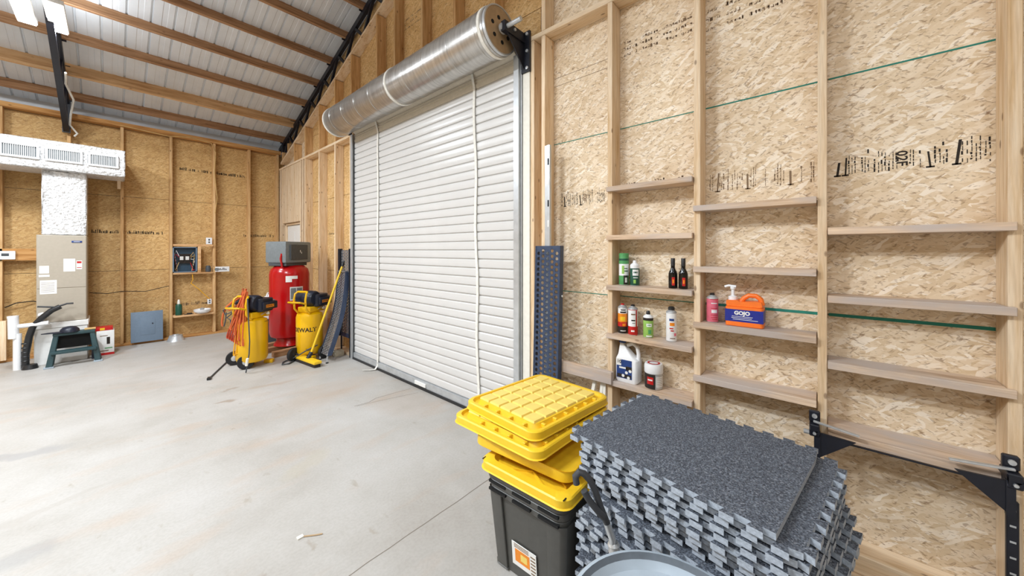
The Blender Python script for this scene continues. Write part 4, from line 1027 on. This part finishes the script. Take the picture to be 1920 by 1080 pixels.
for x0, x1 in ((-1.40, -1.09), (-1.01, -.675), (-.63, -.285), (-.235, .075)):
    z0, z1 = 2.945, 3.145
    mb = MB(); yf = 8.345
    for a, b, c_, d_ in ((x0, x1, z1-.028, z1), (x0, x1, z0, z0+.028), (x0, x0+.028, z0+.028, z1-.028), (x1-.028, x1, z0+.028, z1-.028)): mb.box(D(a, c_, yf), D(b, d_, yf+.022), 'grille')
    f = mb.build('register', t, bevel=.003)
    mb = MB().box(D(x0+.02, z0+.02, yf+.018), D(x1-.02, z1-.02, yf+.021), 'grille_dark').build('register_back', f)
    mb = MB(); x = x0+.04
    while x < x1-.035: mb.box(D(x, z0+.028, yf+.002), D(x+.007, z1-.028, yf+.016), 'grille'); x += .0175
    tag(mb.build('louver', f), kind='stuff')
tag(MB().box((.065, 8.95, 2.70), (.105, 9.0, 2.84), 'pine_z').build('duct_support', None, recenter=True), 'short pine support block under the right end of the duct', 'wood block')
t = thing('thermostat', 'white wall thermostat with small dark display left of the furnace', 'thermostat', (-1.03, 9.03, 1.52))
MB().cham((-.085, -.012, 0), (.085, .03, .125), .006, 'white_plastic').build('housing', t); boxpart('display', (-.035, -.0135, .05), (.03, -.011, .09), 'grey_dark', t, 0)
# plumbing by the furnace
t = thing('drain_pipe', 'white plastic drain pipe with tee and side arm left of the furnace', 'pipe', (-.86, 8.36, 0))
MB().tube([(0, 0, 0), (0, 0, .50)], .038, 'white_plastic', 16).build('riser', t)
MB().tube([(-.03, 0, .44), (-.035, 0, .74)], .048, 'white_plastic', 16).build('tee', t)
MB().tube([(0, 0, .60), (.14, -.05, .61), (.27, -.07, .62)], .030, 'white_plastic', 14).build('side_arm', t)
MB().lathe([(0, 0), (.05, 0), (.05, .03), (0, .03)], 16, 'white_plastic', Tr(-.036, 0, .72)).build('pipe_cap', t)
t = thing('corrugated_hose', 'black hose bending up from the floor behind the white drain pipe', 'hose', (-.79, 8.33, 0))
MB().tube([(.0, 0, .02), (.0, .0, .2), (.03, .0, .45), (.06, -.01, .58), (.14, -.02, .70), (.22, -.03, .79), (.30, -.03, .84)], .035, 'black_plastic', 12).build('hose_body', t)
MB().tube([(.10, -.03, .86), (.26, -.035, .835), (.36, -.035, .875), (.42, -.035, .875)], .012, 'black_plastic', 8).build('clamp_end', t)
for k in range(6): MB().lathe([(.036, 0), (.040, .006), (.036, .012)], 12, 'black_plastic', Tr(0, 0, .05+.06*k)).build('hose_ring', t)
mb = MB()
mb.lathe([(0, .0), (.075, 0), (.06, .06), (0, .07)], 14, 'black_plastic', Tr(.04, -.02, .0)); mb.build('hose_foot', t)
o = MB().lathe([(0, 0), (.03, 0), (.042, .02), (.038, .05), (0, .065)], 14, 'white_plastic').build('valve_knob', None); o.location = (-.655, 8.40, .70); tag(o, 'small white round valve knob in front of the furnace cabinet', 'knob')
# step stool
t = thing('step_stool', 'dark green plastic two-step stool in front of the white base', 'stool', (-.355, 8.20, 0))
mb = MB(); W = .225
def leg(sx, y0, y1, nm='leg'):
    mb = MB(); xb, xt = sx*W, sx*(W-.06)
    mb.add([(xb-.032, y0-.03, 0), (xb+.032, y0-.03, 0), (xb+.032, y0+.03, 0), (xb-.032, y0+.03, 0), (xt-.025, y1-.025, .44), (xt+.025, y1-.025, .44), (xt+.025, y1+.025, .44), (xt-.025, y1+.025, .44)], [(0, 3, 2, 1), (4, 5, 6, 7), (0, 1, 5, 4), (1, 2, 6, 5), (2, 3, 7, 6), (3, 0, 4, 7)], 'green_stool')
    mb.build(nm, t, bevel=.008)
for sx in (-1, 1): leg(sx, -.07, -.01); leg(sx, .12, .07)
MB().cham((-W+.03, -.045, .43), (W-.03, .10, .475), .012, 'green_stool').build('top_step', t)
MB().cham((-W+.015, -.12, .185), (W-.015, .0, .225), .01, 'green_stool').build('lower_step', t)
boxpart('back_web', (-W+.06, .06, .235), (W-.06, .08, .43), 'hole', t)
for sx in (-1, 1): MB().cham((sx*W-.045, -.115, 0), (sx*W+.045, -.03, .02), .006, 'tub_grey').build('foot_pad', t)
t = thing('work_cap', 'dark cap with a flat brim lying on the green step stool', 'cap', (-.40, 8.2, .476))
mb = MB().lathe([(.095, 0), (.09, .035), (.065, .065), (.03, .078), (0, .08)], 20, 'navy'); mb.build('crown', t)
MB().prism([(-.25, -.03), (-.14, -.07), (-.06, -.08), (-.06, .03), (-.2, .02)], .0, .012, 'navy').build('brim', t)
tag(MB().cham((-.265, 8.18, .477), (-.155, 8.26, .497), .006, 'cardboard').build('wood_offcut', None, recenter=True), 'small tan offcut lying on the green step stool', 'offcut')
t = thing('cardboard_carton', 'white carton with grey and green print right of the step stool', 'box', (-.07, 8.60, 0), .0)
MB().cham((-.085, -.09, 0), (.10, .12, .385), .004, 'white').build('carton_body', t)
mb = MB().box((.02, -.092, .17), (.055, -.09, .28), 'ink').box((-.06, -.092, .06), (.04, -.09, .075), 'ink_faint').box((.0, -.092, .10), (.08, -.09, .115), 'green').box((-.05, -.092, .30), (.03, -.09, .31), 'ink_faint').box((-.086, -.093, .0), (.101, -.09, .035), 'red'); mb.build('carton_print', t)
t = thing('red_carton', 'flat red and yellow carton lying on top of the white carton', 'box', (-.10, 8.60, .387))
MB().cham((-.10, -.085, 0), (.115, .11, .05), .003, 'red').build('carton_body', t); boxpart('yellow_print', (-.02, -.0865, .008), (.03, -.084, .042), 'yellow', t, 0)
tag(MB().cham((-.20, 8.33, .05), (-.165, 8.50, .30), .004, 'navy').box((-.20, 8.34, 0), (-.17, 8.36, .05), 'navy').box((-.20, 8.47, 0), (-.17, 8.49, .05), 'navy').build('tool_case', None, recenter=True), 'small dark blue case standing between stool and white carton', 'case')
# left edge bits
tag(MB().cham((-1.10, 8.98, .04), (-1.02, 9.04, .62), .004, 'pine_z').build('wood_post', None, recenter=True), 'short wooden post at the left edge against the back wall', 'post')
t = thing('electrical_panel_cover', 'grey steel electrical panel cover leaning on the back wall', 'panel', (.42, 9.0, .04))
T = Tr(0, 0, 0, rx=-.06)
MB().cham((-.20, -.008, 0), (.20, .008, .53), .004, 'panel_grey', T).build('cover_sheet', t)
MB().cham((-.085, -.012, .12), (.10, -.006, .42), .002, 'panel_grey', T).build('cover_door', t)
MB().cham((.06, -.018, .30), (.075, -.010, .32), .002, 'steel_black', T).build('latch', t)
for o in t.children: o.location.y -= 0
# open electrical panel
t = thing('breaker_box', 'open electrical panel with breakers framed between two studs', 'electrical panel', (.92, 9.085, 1.24))
mb = MB()
mb.box((-.165, .04, 0), (.165, .06, .48), 'teal_dark')
for a, b in (((-.17, -.05, -.0), (-.155, .06, .48)), ((.155, -.05, 0), (.17, .06, .48)), ((-.17, -.05, .465), (.17, .06, .48)), ((-.17, -.05, 0), (.17, .06, .015))): mb.box(a, b, 'panel_grey')
mb.build('panel_box', t)
for sx in (-.05, .03):
    mb = MB()
    for k in range(4): mb.cham((sx-.02, -.01, .20+.035*k), (sx+.03, .03, .23+.035*k), .003, 'white' if k in (1, 2) else 'ink')
    mb.build('breaker', t)
mb = MB().box((-.075, .0, .17), (.085, .035, .35), 'ink'); mb.build('breaker_bus', t)
random.seed(9)
for k in range(12):
    s_ = -1 if k % 2 else 1; z = .03+.035*k
    MB().tube([(s_*.08, .0, .18+.012*k), (s_*.12, -.01, z), (s_*.14, .02, z*.8+.02), (s_*.1, .02, .02)], .005, random.choice(['white', 'ink', 'ink', 'red', 'cardboard']), 5).build('panel_wire', t)
boxpart('panel_frame', (.715, YFR-.03, 1.735), (1.33, YO-.04, 1.765), 'amber_z', wb) if False else None
for a, b, l in (((.755, YFR-.045, 1.735), (1.325, YFR-.005, 1.77), 'top rail'), ((.755, YFR-.045, 1.205), (1.325, YFR-.005, 1.235), 'bottom rail')):
    boxpart('panel_rail', a, b, 'purlin_pale', wb)
boxpart('panel_post', (1.098, YFR-.04, 1.235), (1.145, YFR+.08, 1.735), 'purlin_pale', wb)
o = MB().lathe([(0, 0), (.04, 0), (.045, .03), (.035, .11), (.03, .12), (0, .125)], 14, 'grey_dark').build('black_tin', None); o.location = (1.255, 9.05, 1.236); tag(o, 'dark tin standing on the rail right of the open electrical panel', 'tin')
def outlet(x, z, label, w_=.07, h_=.115, y=YFR):
    t = thing('wall_outlet', label, 'outlet', (x, y, z)); MB().cham((-w_/2, -.02, 0), (w_/2, .02, h_), .004, 'white_plastic').build('cover_plate', t)
    MB().box((-.012, -.0215, h_*.55), (.012, -.0195, h_*.8), 'grey_dark').box((-.012, -.0215, h_*.2), (.012, -.0195, h_*.42), 'grey_dark').build('socket', t)
outlet(1.265, 1.775, 'white outlet box above the electrical panel frame', .09, .13, YFR-.02)
outlet(1.275, .60, 'small white outlet above the wall shelf', .06, .10)
t = thing('mounting_strip', 'white printed plastic strip nailed to the stud right of the electrical panel', 'strip', (1.46, 9.04, 1.23))
MB().cham((-.10, -.02, 0), (.12, .02, .10), .004, 'white_plastic').build('strip_body', t)
mb = MB()
for k in range(9): mb.box((-.08+.018*k, -.0215, .03), (-.070+.018*k, -.0195, .03+random.uniform(.02, .05)), 'ink')
mb.lathe([(0, 0), (.03, 0), (.03, .012), (0, .014)], 14, 'grille_dark', Matrix.Translation((-.085, -.02, .05)) @ Matrix.Rotation(math.pi/2, 4, 'X')); mb.build('strip_print', t)
tag(MB().tube([(1.02, 9.04, 1.20), (1.03, 9.03, 1.1), (1.0, 9.03, 1.03), (1.12, 9.03, .9), (1.27, 9.03, .70)], .007, 'yellow_cord', 6).build('yellow_cable', None), 'yellow electrical cable running from the panel down to the small outlet', 'cable')
tag(MB().cham((.752, 8.95, .41), (1.33, YO-.01, .445), .003, 'purlin_pale').build('wall_shelf', None, recenter=True), 'narrow wooden shelf on the back wall under the electrical panel', 'shelf')
t = thing('spray_bottle', 'green bottle with a pale top on the back wall shelf', 'bottle', (.83, 9.02, .446))
MB().lathe([(0, 0), (.045, 0), (.048, .006), (.048, .17), (.035, .20), (.014, .21)], 18, 'dk_green').build('bottle_body', t); MB().lathe([(.02, .2), (.02, .25), (.012, .29), (0, .29)], 12, 'trim_board').build('cap', t)
t = thing('serving_dish', 'white and silver dish on the back wall shelf', 'dish', (1.16, 9.0, .446))
MB().lathe([(0, 0), (.08, 0), (.12, .03), (.13, .07), (.122, .075), (.105, .04), (0, .02)], 24, 'white_plastic').build('bowl_body', t)
MB().lathe([(0, .02), (.03, .025), (.035, .085), (.02, .1), (0, .1)], 14, 'galv').build('lid_knob', t)
tag(MB().box((.90, 8.97, .446), (1.03, 8.99, .456), 'ink').box((.94, 8.96, .446), (1.01, 9.02, .468), 'ink').build('hand_tool', None, recenter=True), 'flat black tool between the green bottle and the white dish', 'tool')
t = thing('upturned_bowl', 'small silver bowl upside down on the floor by the stud', 'bowl', (.78, 8.90, 0))
MB().lathe([(.125, 0), (.12, .01), (.10, .06), (.09, .10), (.0, .105)], 24, 'galv').build('bowl_body', t); MB().lathe([(.05, .105), (.045, .115), (0, .116)], 14, 'galv').build('knob', t)

# ---------------------------------------------------------------- compressors
def wheel(t, x, y, z, r, wd, yaw, hub='galv'):
    T = Matrix.Translation((x, y, z)) @ Matrix.Rotation(yaw, 4, 'Z') @ Matrix.Rotation(math.pi/2, 4, 'Y')
    w_ = MB().lathe([(r*.42, -wd/2), (r*.94, -wd/2), (r, -wd*.35), (r, wd*.35), (r*.94, wd/2), (r*.42, wd/2), (r*.42, -wd/2)], 24, 'tire', T).build('wheel', t)
    MB().lathe([(0, -wd*.6), (r*.2, -wd*.6), (r*.42, -wd*.4), (r*.42, wd*.4), (r*.2, wd*.6), (0, wd*.6)], 20, hub if hub else 'tire', T).build('wheel_hub', w_)
    return w_
def compressor(name, label, x, y, rz, R, H0, H1, dark_label):
    t = thing(name, label, 'compressor', (x, y, 0), rz, 'yellow air compressors')
    # local -y faces the camera, -x is the handle side
    prof = [(0, .06), (R*.6, .065), (R*.92, .09), (R, .13), (R, H0-.08), (R*.93, H0-.035), (R*.6, H0-.008), (0, H0)]
    MB().lathe(prof, 40, 'yellow_tank').build('tank', t)
    # pump and motor block
    mb = MB().prism(roundrect(.25, .30, .05), .0, .19, 'navy', 2, T=Tr(.10, -.01, H0+.07)); mb.build('pump_cover', t, bevel=.012)
    mb = MB().lathe([(0, -.15), (.10, -.15), (.115, -.12), (.115, .10), (.10, .13), (0, .13)], 24, 'navy', Matrix.Translation((-.0, .02, H0+.20)) @ Matrix.Rotation(math.pi/2, 4, 'X')); mb.build('motor_shroud', t)
    mb = MB().cham((.0, -.19, H0+.10), (.25, -.15, H0+.21), .015, 'navy'); mb.build('front_cover', t)
    mb = MB().box((.04, -.192, H0+.13), (.18, -.1895, H0+.17), 'orange_print')
    vs, fs = text_mesh('DEWALT', .034, .0006)
    mb.add([(.11+v[0], -.1928, H0+.150+v[1]) for v in vs], fs, 'ink'); mb.build('cover_label', t)
    boxpart('air_filter', (.245, -.13, H0+.09), (.275, -.02, H0+.22), 'grey_cover', t, .008)
    boxpart('pump_base', (-.12, -.11, H0-.01), (.20, .11, H0+.075), 'yellow_tank', t, .01)
    MB().tube([(.02, -.13, H0+.03), (.08, -.14, H0+.055), (.16, -.13, H0+.02), (.2, -.1, H0+.05)], .009, 'drum_end', 6).lathe([(0, 0), (.022, 0), (.022, .02), (0, .02)], 12, 'white', Matrix.Translation((.12, -.13, H0+.04)) @ Matrix.Rotation(math.pi/2, 4, 'X')).build('gauge_pipe', t)
    hy = .10
    for s_ in (-1, 1):
        MB().tube([(-R*.6, s_*hy, H0-.02), (-R*1.0, s_*hy, H0+.06), (-R*1.05, s_*hy, H0+.20), (-R*.95, s_*hy, H0+.28), (-R*.75, s_*hy*.8, H0+.31)], .014, 'yellow_tank', 10).build('handle_bar', t)
    MB().tube([(-R*.75, -hy*.8, H0+.31), (-R*.75, hy*.8, H0+.31)], .016, 'yellow_tank', 10).build('handle_grip', t)
    MB().tube([(-R*1.05, -hy, H0+.14), (-R*1.6, -hy, H0+.17), (-R*1.9, -hy*.2, H0+.18), (-R*1.6, hy, H0+.17), (-R*1.05, hy, H0+.14)], .013, 'yellow_tank', 8).build('tray_bar', t)
    return t
rzc = math.radians(36)      # turns local -y towards the camera
c1 = compressor('air_compressor', 'yellow upright air compressor with coiled extension cords hung on its handle', 1.33, 6.13, rzc-.05, .19, .70, 0, True)
for wx_, wy_, yw in ((1.235, 6.02, .3), (1.17, 6.36, .3)):
    a_ = -(rzc-.05); dx_, dy_ = wx_-1.33, wy_-6.13
    wheel(c1, dx_*math.cos(a_)-dy_*math.sin(a_), dx_*math.sin(a_)+dy_*math.cos(a_), .10, .10, .05, yw-(rzc-.05)+math.pi/2-.5)
MB().tube([(-.14, -.05, .10), (-.03, .22, .10)], .012, 'steel_black', 8).build('axle', c1)
MB().cham((.10, -.22, .0), (.17, -.10, .05), .01, 'yellow_tank', Tr(rz=.3)).build('foot', c1); MB().cham((.10, .08, .0), (.16, .18, .09), .01, 'yellow_tank').build('foot', c1)
mb = MB().box((.0, -.2055, .64), (.06, -.2045, .647), 'ink'); mb.build('small_marking', c1)
c2 = compressor('air_compressor', 'yellow upright air compressor with black lettering behind the push broom', 2.02, 5.93, rzc-.12, .185, .72, 0, True)
mb = MB(); wrap_text(mb, 'DEWALT', .088, 'ink', .1865, .46, -math.pi/2-1.30, .0022); mb.build('tank_lettering', c2); mb = MB(); wrap_text(mb, '200', .045, 'ink', .1865, .165, -math.pi/2-.95, .001); mb.build('pressure_marking', c2)
wheel(c2, .03, -.23, .10, .10, .05, math.pi/2-.1, 'tire'); wheel(c2, -.2, .1, .10, .10, .05, math.pi/2-.1, 'tire')
MB().tube([(.03, -.2, .10), (-.2, .1, .10)], .012, 'steel_black', 8).build('axle', c2)
MB().cham((-.15, -.19, .0), (-.08, -.1, .07), .01, 'yellow_tank').build('foot', c2); MB().cham((.10, .05, 0), (.16, .12, .09), .01, 'yellow_tank').build('foot', c2)
# coiled cords over the handle of the first compressor
random.seed(12)
def W(px, py, d):
    """point d metres of depth along the optical axis, for loops hung in the air"""
    u = (px-960)/660; v = (470-py)/660
    return Vector((.7512+.6601*u, .6601-.7512*u, 0))*d+Vector((0, 0, 1.65+v*d))
def cord(name, label, mat, loops, base, fan, r=.011):
    t = thing(name, label, 'extension cord', base)
    b = Vector(base); mb = MB()
    for k in range(loops):
        f = k/(loops-1); x0, x1, yb, d = fan(f)
        top = W(459+random.uniform(-4, 4), 545+random.uniform(-4, 5), d)
        pts = [top-b]
        mid1 = W((459+x0)/2-1+random.uniform(-1, 1), (545+yb)/2, d-.02); lo = W(x0, yb, d-.03); lo2 = W((x0+x1)/2, yb+6, d-.03); hi = W(x1, yb, d); mid2 = W((459+x1)/2+3, (545+yb)/2, d+.02); top2 = W(464, 547, d+.03)
        ctrl = [top, mid1, lo, lo2, hi, mid2, top2]
        out = []
        for q in range(len(ctrl)-1):
            p0, p1, p2, p3 = ctrl[max(q-1, 0)], ctrl[q], ctrl[q+1], ctrl[min(q+2, len(ctrl)-1)]
            for s_ in range(4):
                u = s_/4; out.append(.5*((2*p1)+(p2-p0)*u+(2*p0-5*p1+4*p2-p3)*u*u+(3*p1-p0-3*p2+p3)*u**3)-b)
        out.append(ctrl[-1]-b)
        mb.tube(out, r, mat, 6)
    return mb.build('cord_loop', t) and t
cord('extension_cord', 'rust red extension cord hung in long loops on the left compressor', 'red_cord', 7, (1.25, 6.1, 0), lambda f: (426+f*24, 429+f*24, 628+f*14, 4.92-.03*f), .0085)
cord('extension_cord', 'yellow extension cord hung in loops behind the red cord on the left compressor', 'yellow_cord', 5, (1.25, 6.0, 0), lambda f: (438+f*22, 442+f*20, 660-12*f, 4.90), .0085)
cord('extension_cord', 'orange extension cord draped in front of the yellow compressor handle', 'orange_cord', 4, (1.2, 6.1, 0), lambda f: (432+f*22, 435+f*22, 612+f*30, 4.86), .0085)
tt = thing('air_hose', 'pale orange hose sticking out in a loop at the far left of the left compressor', 'hose', (1.15, 6.2, 0))
B = Vector((1.15, 6.2, 0))
for pts in ([(457, 552), (440, 562), (425, 575), (418, 590), (416, 605), (417, 612)], [(455, 556), (437, 566), (424, 578), (430, 582), (445, 572), (455, 565)]):
    MB().tube([W(a, b, 4.95)-B for a, b in pts], .011, 'orange_cord', 6).build('hose_run', tt)
tt = thing('jumper_lead', 'dark lead tangled beside the orange hose on the left compressor', 'lead', (1.15, 6.25, 0)); B = Vector((1.15, 6.25, 0))
for pts in ([(450, 562), (430, 575), (418, 582), (422, 590), (440, 583), (452, 575)], [(447, 572), (438, 585), (425, 596), (432, 600), (433, 612)], [(424, 586), (423, 600), (420, 612)]):
    MB().tube([W(a, b, 4.93)-B for a, b in pts], .008, 'grey_dark', 6).build('lead_run', tt)
tt = thing('power_cord', 'thin grey cord with plug trailing on the floor left of the compressor wheels', 'cord', (.83, 5.9, 0))
MB().tube([(0, 0, .012), (.10, .24, .010), (.22, .52, .010), (.34, .78, .02), (.42, .80, .10)], .010, 'grey_dark', 6).build('cord_run', tt); MB().cham((-.02, -.05, .0), (.02, .02, .03), .006, 'black_plastic', Tr(rz=-.3)).build('plug', tt)
tt = thing('hanging_cord', 'thin grey cord hanging down in front of the left compressor to its wheel', 'cord', (1.3, 5.9, 0)); B = Vector((1.3, 5.9, 0))
MB().tube([W(a, b, 4.72)-B for a, b in ((464, 560), (466, 600), (468, 640), (467, 664), (463, 688), (461, 699))], .008, 'grey_dark', 6).build('cord_run', tt)
MB().tube([W(a, b, 4.70)-B for a, b in ((464, 672), (462, 686))], .016, 'trim_board', 8).build('plug', tt)
# red vertical compressor
t = thing('red_air_compressor', 'tall red upright air compressor with grey box-shaped pump cover', 'compressor', (1.985, 6.74, 0), math.radians(30))
R = .29
MB().lathe([(0, .20), (R*.7, .205), (R*.93, .24), (R, .30), (R, 1.26), (R*.94, 1.34), (R*.75, 1.395), (R*.4, 1.415), (0, 1.42)], 44, 'red_tank').build('tank', t)
MB().lathe([(.0, .09), (.23, .09), (.225, .11), (.19, .16), (.19, .24)], 36, 'red_tank').build('base_skirt', t)
mb = MB().cham((-.26, -.20, 1.45), (.25, .22, 1.80), .03, 'grey_cover', Tr(rz=-.06, ry=.0)); mb.build('pump_cover', t)
boxpart('cover_grille', (-.20, -.215, 1.50), (.16, -.2, 1.75), 'grey_dark', t, .006)
boxpart('cover_base', (-.24, -.16, 1.40), (.2, .18, 1.46), 'grey_dark', t, .006)
mb = MB().box((-.01, -.217, 1.62), (.0, -.2145, 1.66), 'white').box((.015, -.217, 1.60), (.025, -.2145, 1.63), 'white'); mb.build('cover_marking', t)
mb = MB(); patch(mb, R+.001, -math.pi/2-.80, -math.pi/2-.12, .84, 1.06, 'grille'); patch(mb, R+.0018, -math.pi/2-.76, -math.pi/2-.5, .86, 1.04, 'grey_cover'); patch(mb, R+.0018, -math.pi/2-.46, -math.pi/2-.16, .86, 1.04, 'grey_cover')
mb.build('data_plate', t)
mb = MB(); patch(mb, R+.001, -math.pi/2-1.0, -math.pi/2-.42, 1.19, 1.24, 'white'); patch(mb, R+.001, -math.pi/2-1.0, -math.pi/2-.7, 1.14, 1.19, 'white'); mb.build('brand_decal', t)
MB().tube([(-.25, -.1, 1.38), (-.28, -.1, 1.52), (-.26, -.1, 1.60)], .016, 'red_tank', 8).build('lifting_eye', t)
# wooden pallet pieces under it
for k, (a, b, lab_) in enumerate((((-.40, -.36, 0), (.40, -.27, .085), 'dark pallet runner under the red compressor, nearest the camera'), ((-.40, -.02, 0), (.40, .07, .085), 'dark pallet runner under the middle of the red compressor'), ((-.40, .27, 0), (.40, .36, .085), 'dark pallet runner under the red compressor, closest to the wall'))):
    o = MB().cham(a, b, .004, 'purlin').build('pallet_runner', None); o.location = (1.985, 6.74, 0); o.rotation_euler = (0, 0, math.radians(10)); tag(o, lab_, 'pallet board', 'pallet runners')
t = thing('plastic_canister', 'white plastic canister on a dark crate between the left and red compressors', 'canister', (1.90, 7.55, .42))
MB().prism(roundrect(.24, .2, .05), 0, .34, 'white_plastic').prism(roundrect(.16, .14, .04), .34, .40, 'white_plastic').build('canister_body', t, bevel=.01); MB().lathe([(.03, .40), (.03, .44), (0, .44)], 14, 'white_plastic').build('cap', t)
MB().tube([(-.05, 0, .39), (-.03, 0, .46), (.06, 0, .46), (.08, 0, .39)], .012, 'white_plastic', 8).build('handle', t)
t = thing('storage_crate', 'low dark crate carrying the white canister in the far corner', 'crate', (1.90, 7.56, 0))
for a, b, nm in (((-.18, -.16, 0), (.18, -.14, .42), 'side_panel'), ((-.18, .14, 0), (.18, .16, .42), 'side_panel'), ((-.18, -.14, 0), (-.16, .14, .42), 'end_panel'), ((.16, -.14, 0), (.18, .14, .42), 'end_panel'), ((-.16, -.14, .40), (.16, .14, .415), 'top_panel')): boxpart(nm, a, b, 'grey_dark', t)
tag(MB().tube([(2.02, 5.62, .25), (1.90, 5.70, .18), (1.80, 5.86, .07), (1.72, 5.98, .012), (1.66, 5.93, .012), (1.62, 5.82, .012), (1.70, 5.80, .012), (1.78, 5.88, .013)], .010, 'grey_dark', 6).build('power_cord', None), 'grey cord lying in a loop on the floor left of the right yellow compressor', 'cord')
# push broom
t = thing('push_broom', 'yellow push broom leaning with its head on the floor before the compressor', 'broom', (1.89, 5.62, 0))
hd = Tr(0, 0, 0, rz=math.radians(-83))
MB().cham((-.29, -.055, .045), (.29, .055, .085), .014, 'yellow', hd).build('broom_head', t)
MB().prism(roundrect(.56, .09, .02), .0, .045, 'ink', 2, T=hd).build('bristles', t)
MB().tube([(0, 0, .08), (.05, .005, .16)], .028, 'navy', 12).build('socket', t)
MB().tube([(.035, .0, .13), (.50, .03, 1.40)], .0155, 'yellow', 12).build('handle', t)
MB().tube([(.50, .03, 1.40), (.53, .032, 1.49)], .0165, 'black_plastic', 12).build('grip', t)
# arched ramp leaning on the wall
t = thing('arched_ramp', 'arched silver and dark blue ramp leaning on the wall behind the broom', 'ramp', (2.12, 5.58, 0))
pts = []
for k in range(13):
    f = k/12; pts.append((f*.27+.085*math.sin(f*math.pi)*.7-.02*(1-f), .10+f*1.22))       # (x, z) local
def A(u, v, h):
    k = min(max(v, 0), .9999)*12; i = int(k); f = k-i; a, b = pts[i], pts[i+1]
    return (a[0]+(b[0]-a[0])*f-h, u+.06*v, a[1]+(b[1]-a[1])*f)
M['ramp_silver'] = plain('worn_silver_ramp', (140, 142, 148), .45, .5, .15, scale=30)
mb = MB(); perforated(mb, -.13, .13, 0, 1, 6, 30, .0001+.0, A, 'ramp_silver', .003) if False else None
mb = MB()
def A2(u, v, h): return A(u, v/1.3, h)
perforated(mb, -.13, .13, 0, 1.3, 6, 30, .013, A2, 'ramp_silver', .004, True); mb.build('perforated_deck', t)
for y0 in (-.145, .130):
    mb = MB(); vs = []
    for k in range(13):
        for dx, dy in ((-.015, 0), (.05, 0), (.05, .015), (-.015, .015)): vs.append((pts[k][0]+dx, y0+dy+.06*k/12, pts[k][1]))
    mb.add(vs, [(4*k+a, 4*k+(a+1) % 4, 4*k+4+(a+1) % 4, 4*k+4+a) for k in range(12) for a in range(4)]+[(0, 1, 2, 3), (48, 51, 50, 49)], 'ramp_steel'); mb.build('side_rail', t)
for y0 in (-.13, .13): MB().tube([(pts[0][0], y0, .13), (-.03, y0, .06), (-.035, y0-.01, .015)], .011, 'galv', 8).lathe([(0, 0), (.02, 0), (.018, .015), (0, .016)], 10, 'black_plastic', Tr(-.035, y0-.01, 0)).build('support_foot', t)
MB().box((.25, -.07, 1.315), (.31, .20, 1.335), 'ramp_silver').build('top_lip', t)
t = thing('folded_ramp', 'dark perforated ramp section standing on end against the wall by the roller door', 'ramp', (2.44, 5.60, 0))
mb = MB(); perforated(mb, -.13, .15, .36, 1.66, 6, 28, .014, lambda u, v, h: (h-.02, u, v), 'ramp_silver', .004, True); mb.build('perforated_deck', t)
boxpart('side_rail', (-.05, .15, .30), (.0, .21, 1.68), 'steel_black', t); boxpart('side_rail', (-.03, -.142, .30), (.0, -.13, 1.68), 'steel_black', t); boxpart('end_plate', (-.03, -.13, .30), (-.01, .15, .36), 'ramp_steel', t)
boxpart('support_leg', (-.02, .16, 0), (.0, .18, .30), 'steel_black', t); boxpart('support_leg', (-.02, -.14, 0), (.0, -.13, .30), 'steel_black', t)
o = MB().cham((-.08, -.06, 0), (.06, .05, .09), .01, 'concrete_block').build('block', None); o.location = (2.36, 5.70, 0); tag(o, 'small pale block on the floor at the foot of the ramps', 'block')
# twigs and scraps on the floor
o = MB().tube([(0, 0, .004), (.08, .01, .005), (.15, .03, .004)], .003, 'ink_faint', 5).build('dry_twig', None); o.location = (.34, 1.92, 0); tag(o, 'thin dry twig on the floor near the lower left edge', 'twig')
o = MB().tube([(0, 0, .004), (.06, -.05, .004), (.09, -.07, .004)], .004, 'drum_end', 5).cham((-.02, -.012, 0), (.012, .012, .008), .002, 'trim_board').build('paper_scrap', None); o.location = (.72, 2.25, 0); tag(o, 'small pale scrap on the floor in the middle foreground', 'scrap')
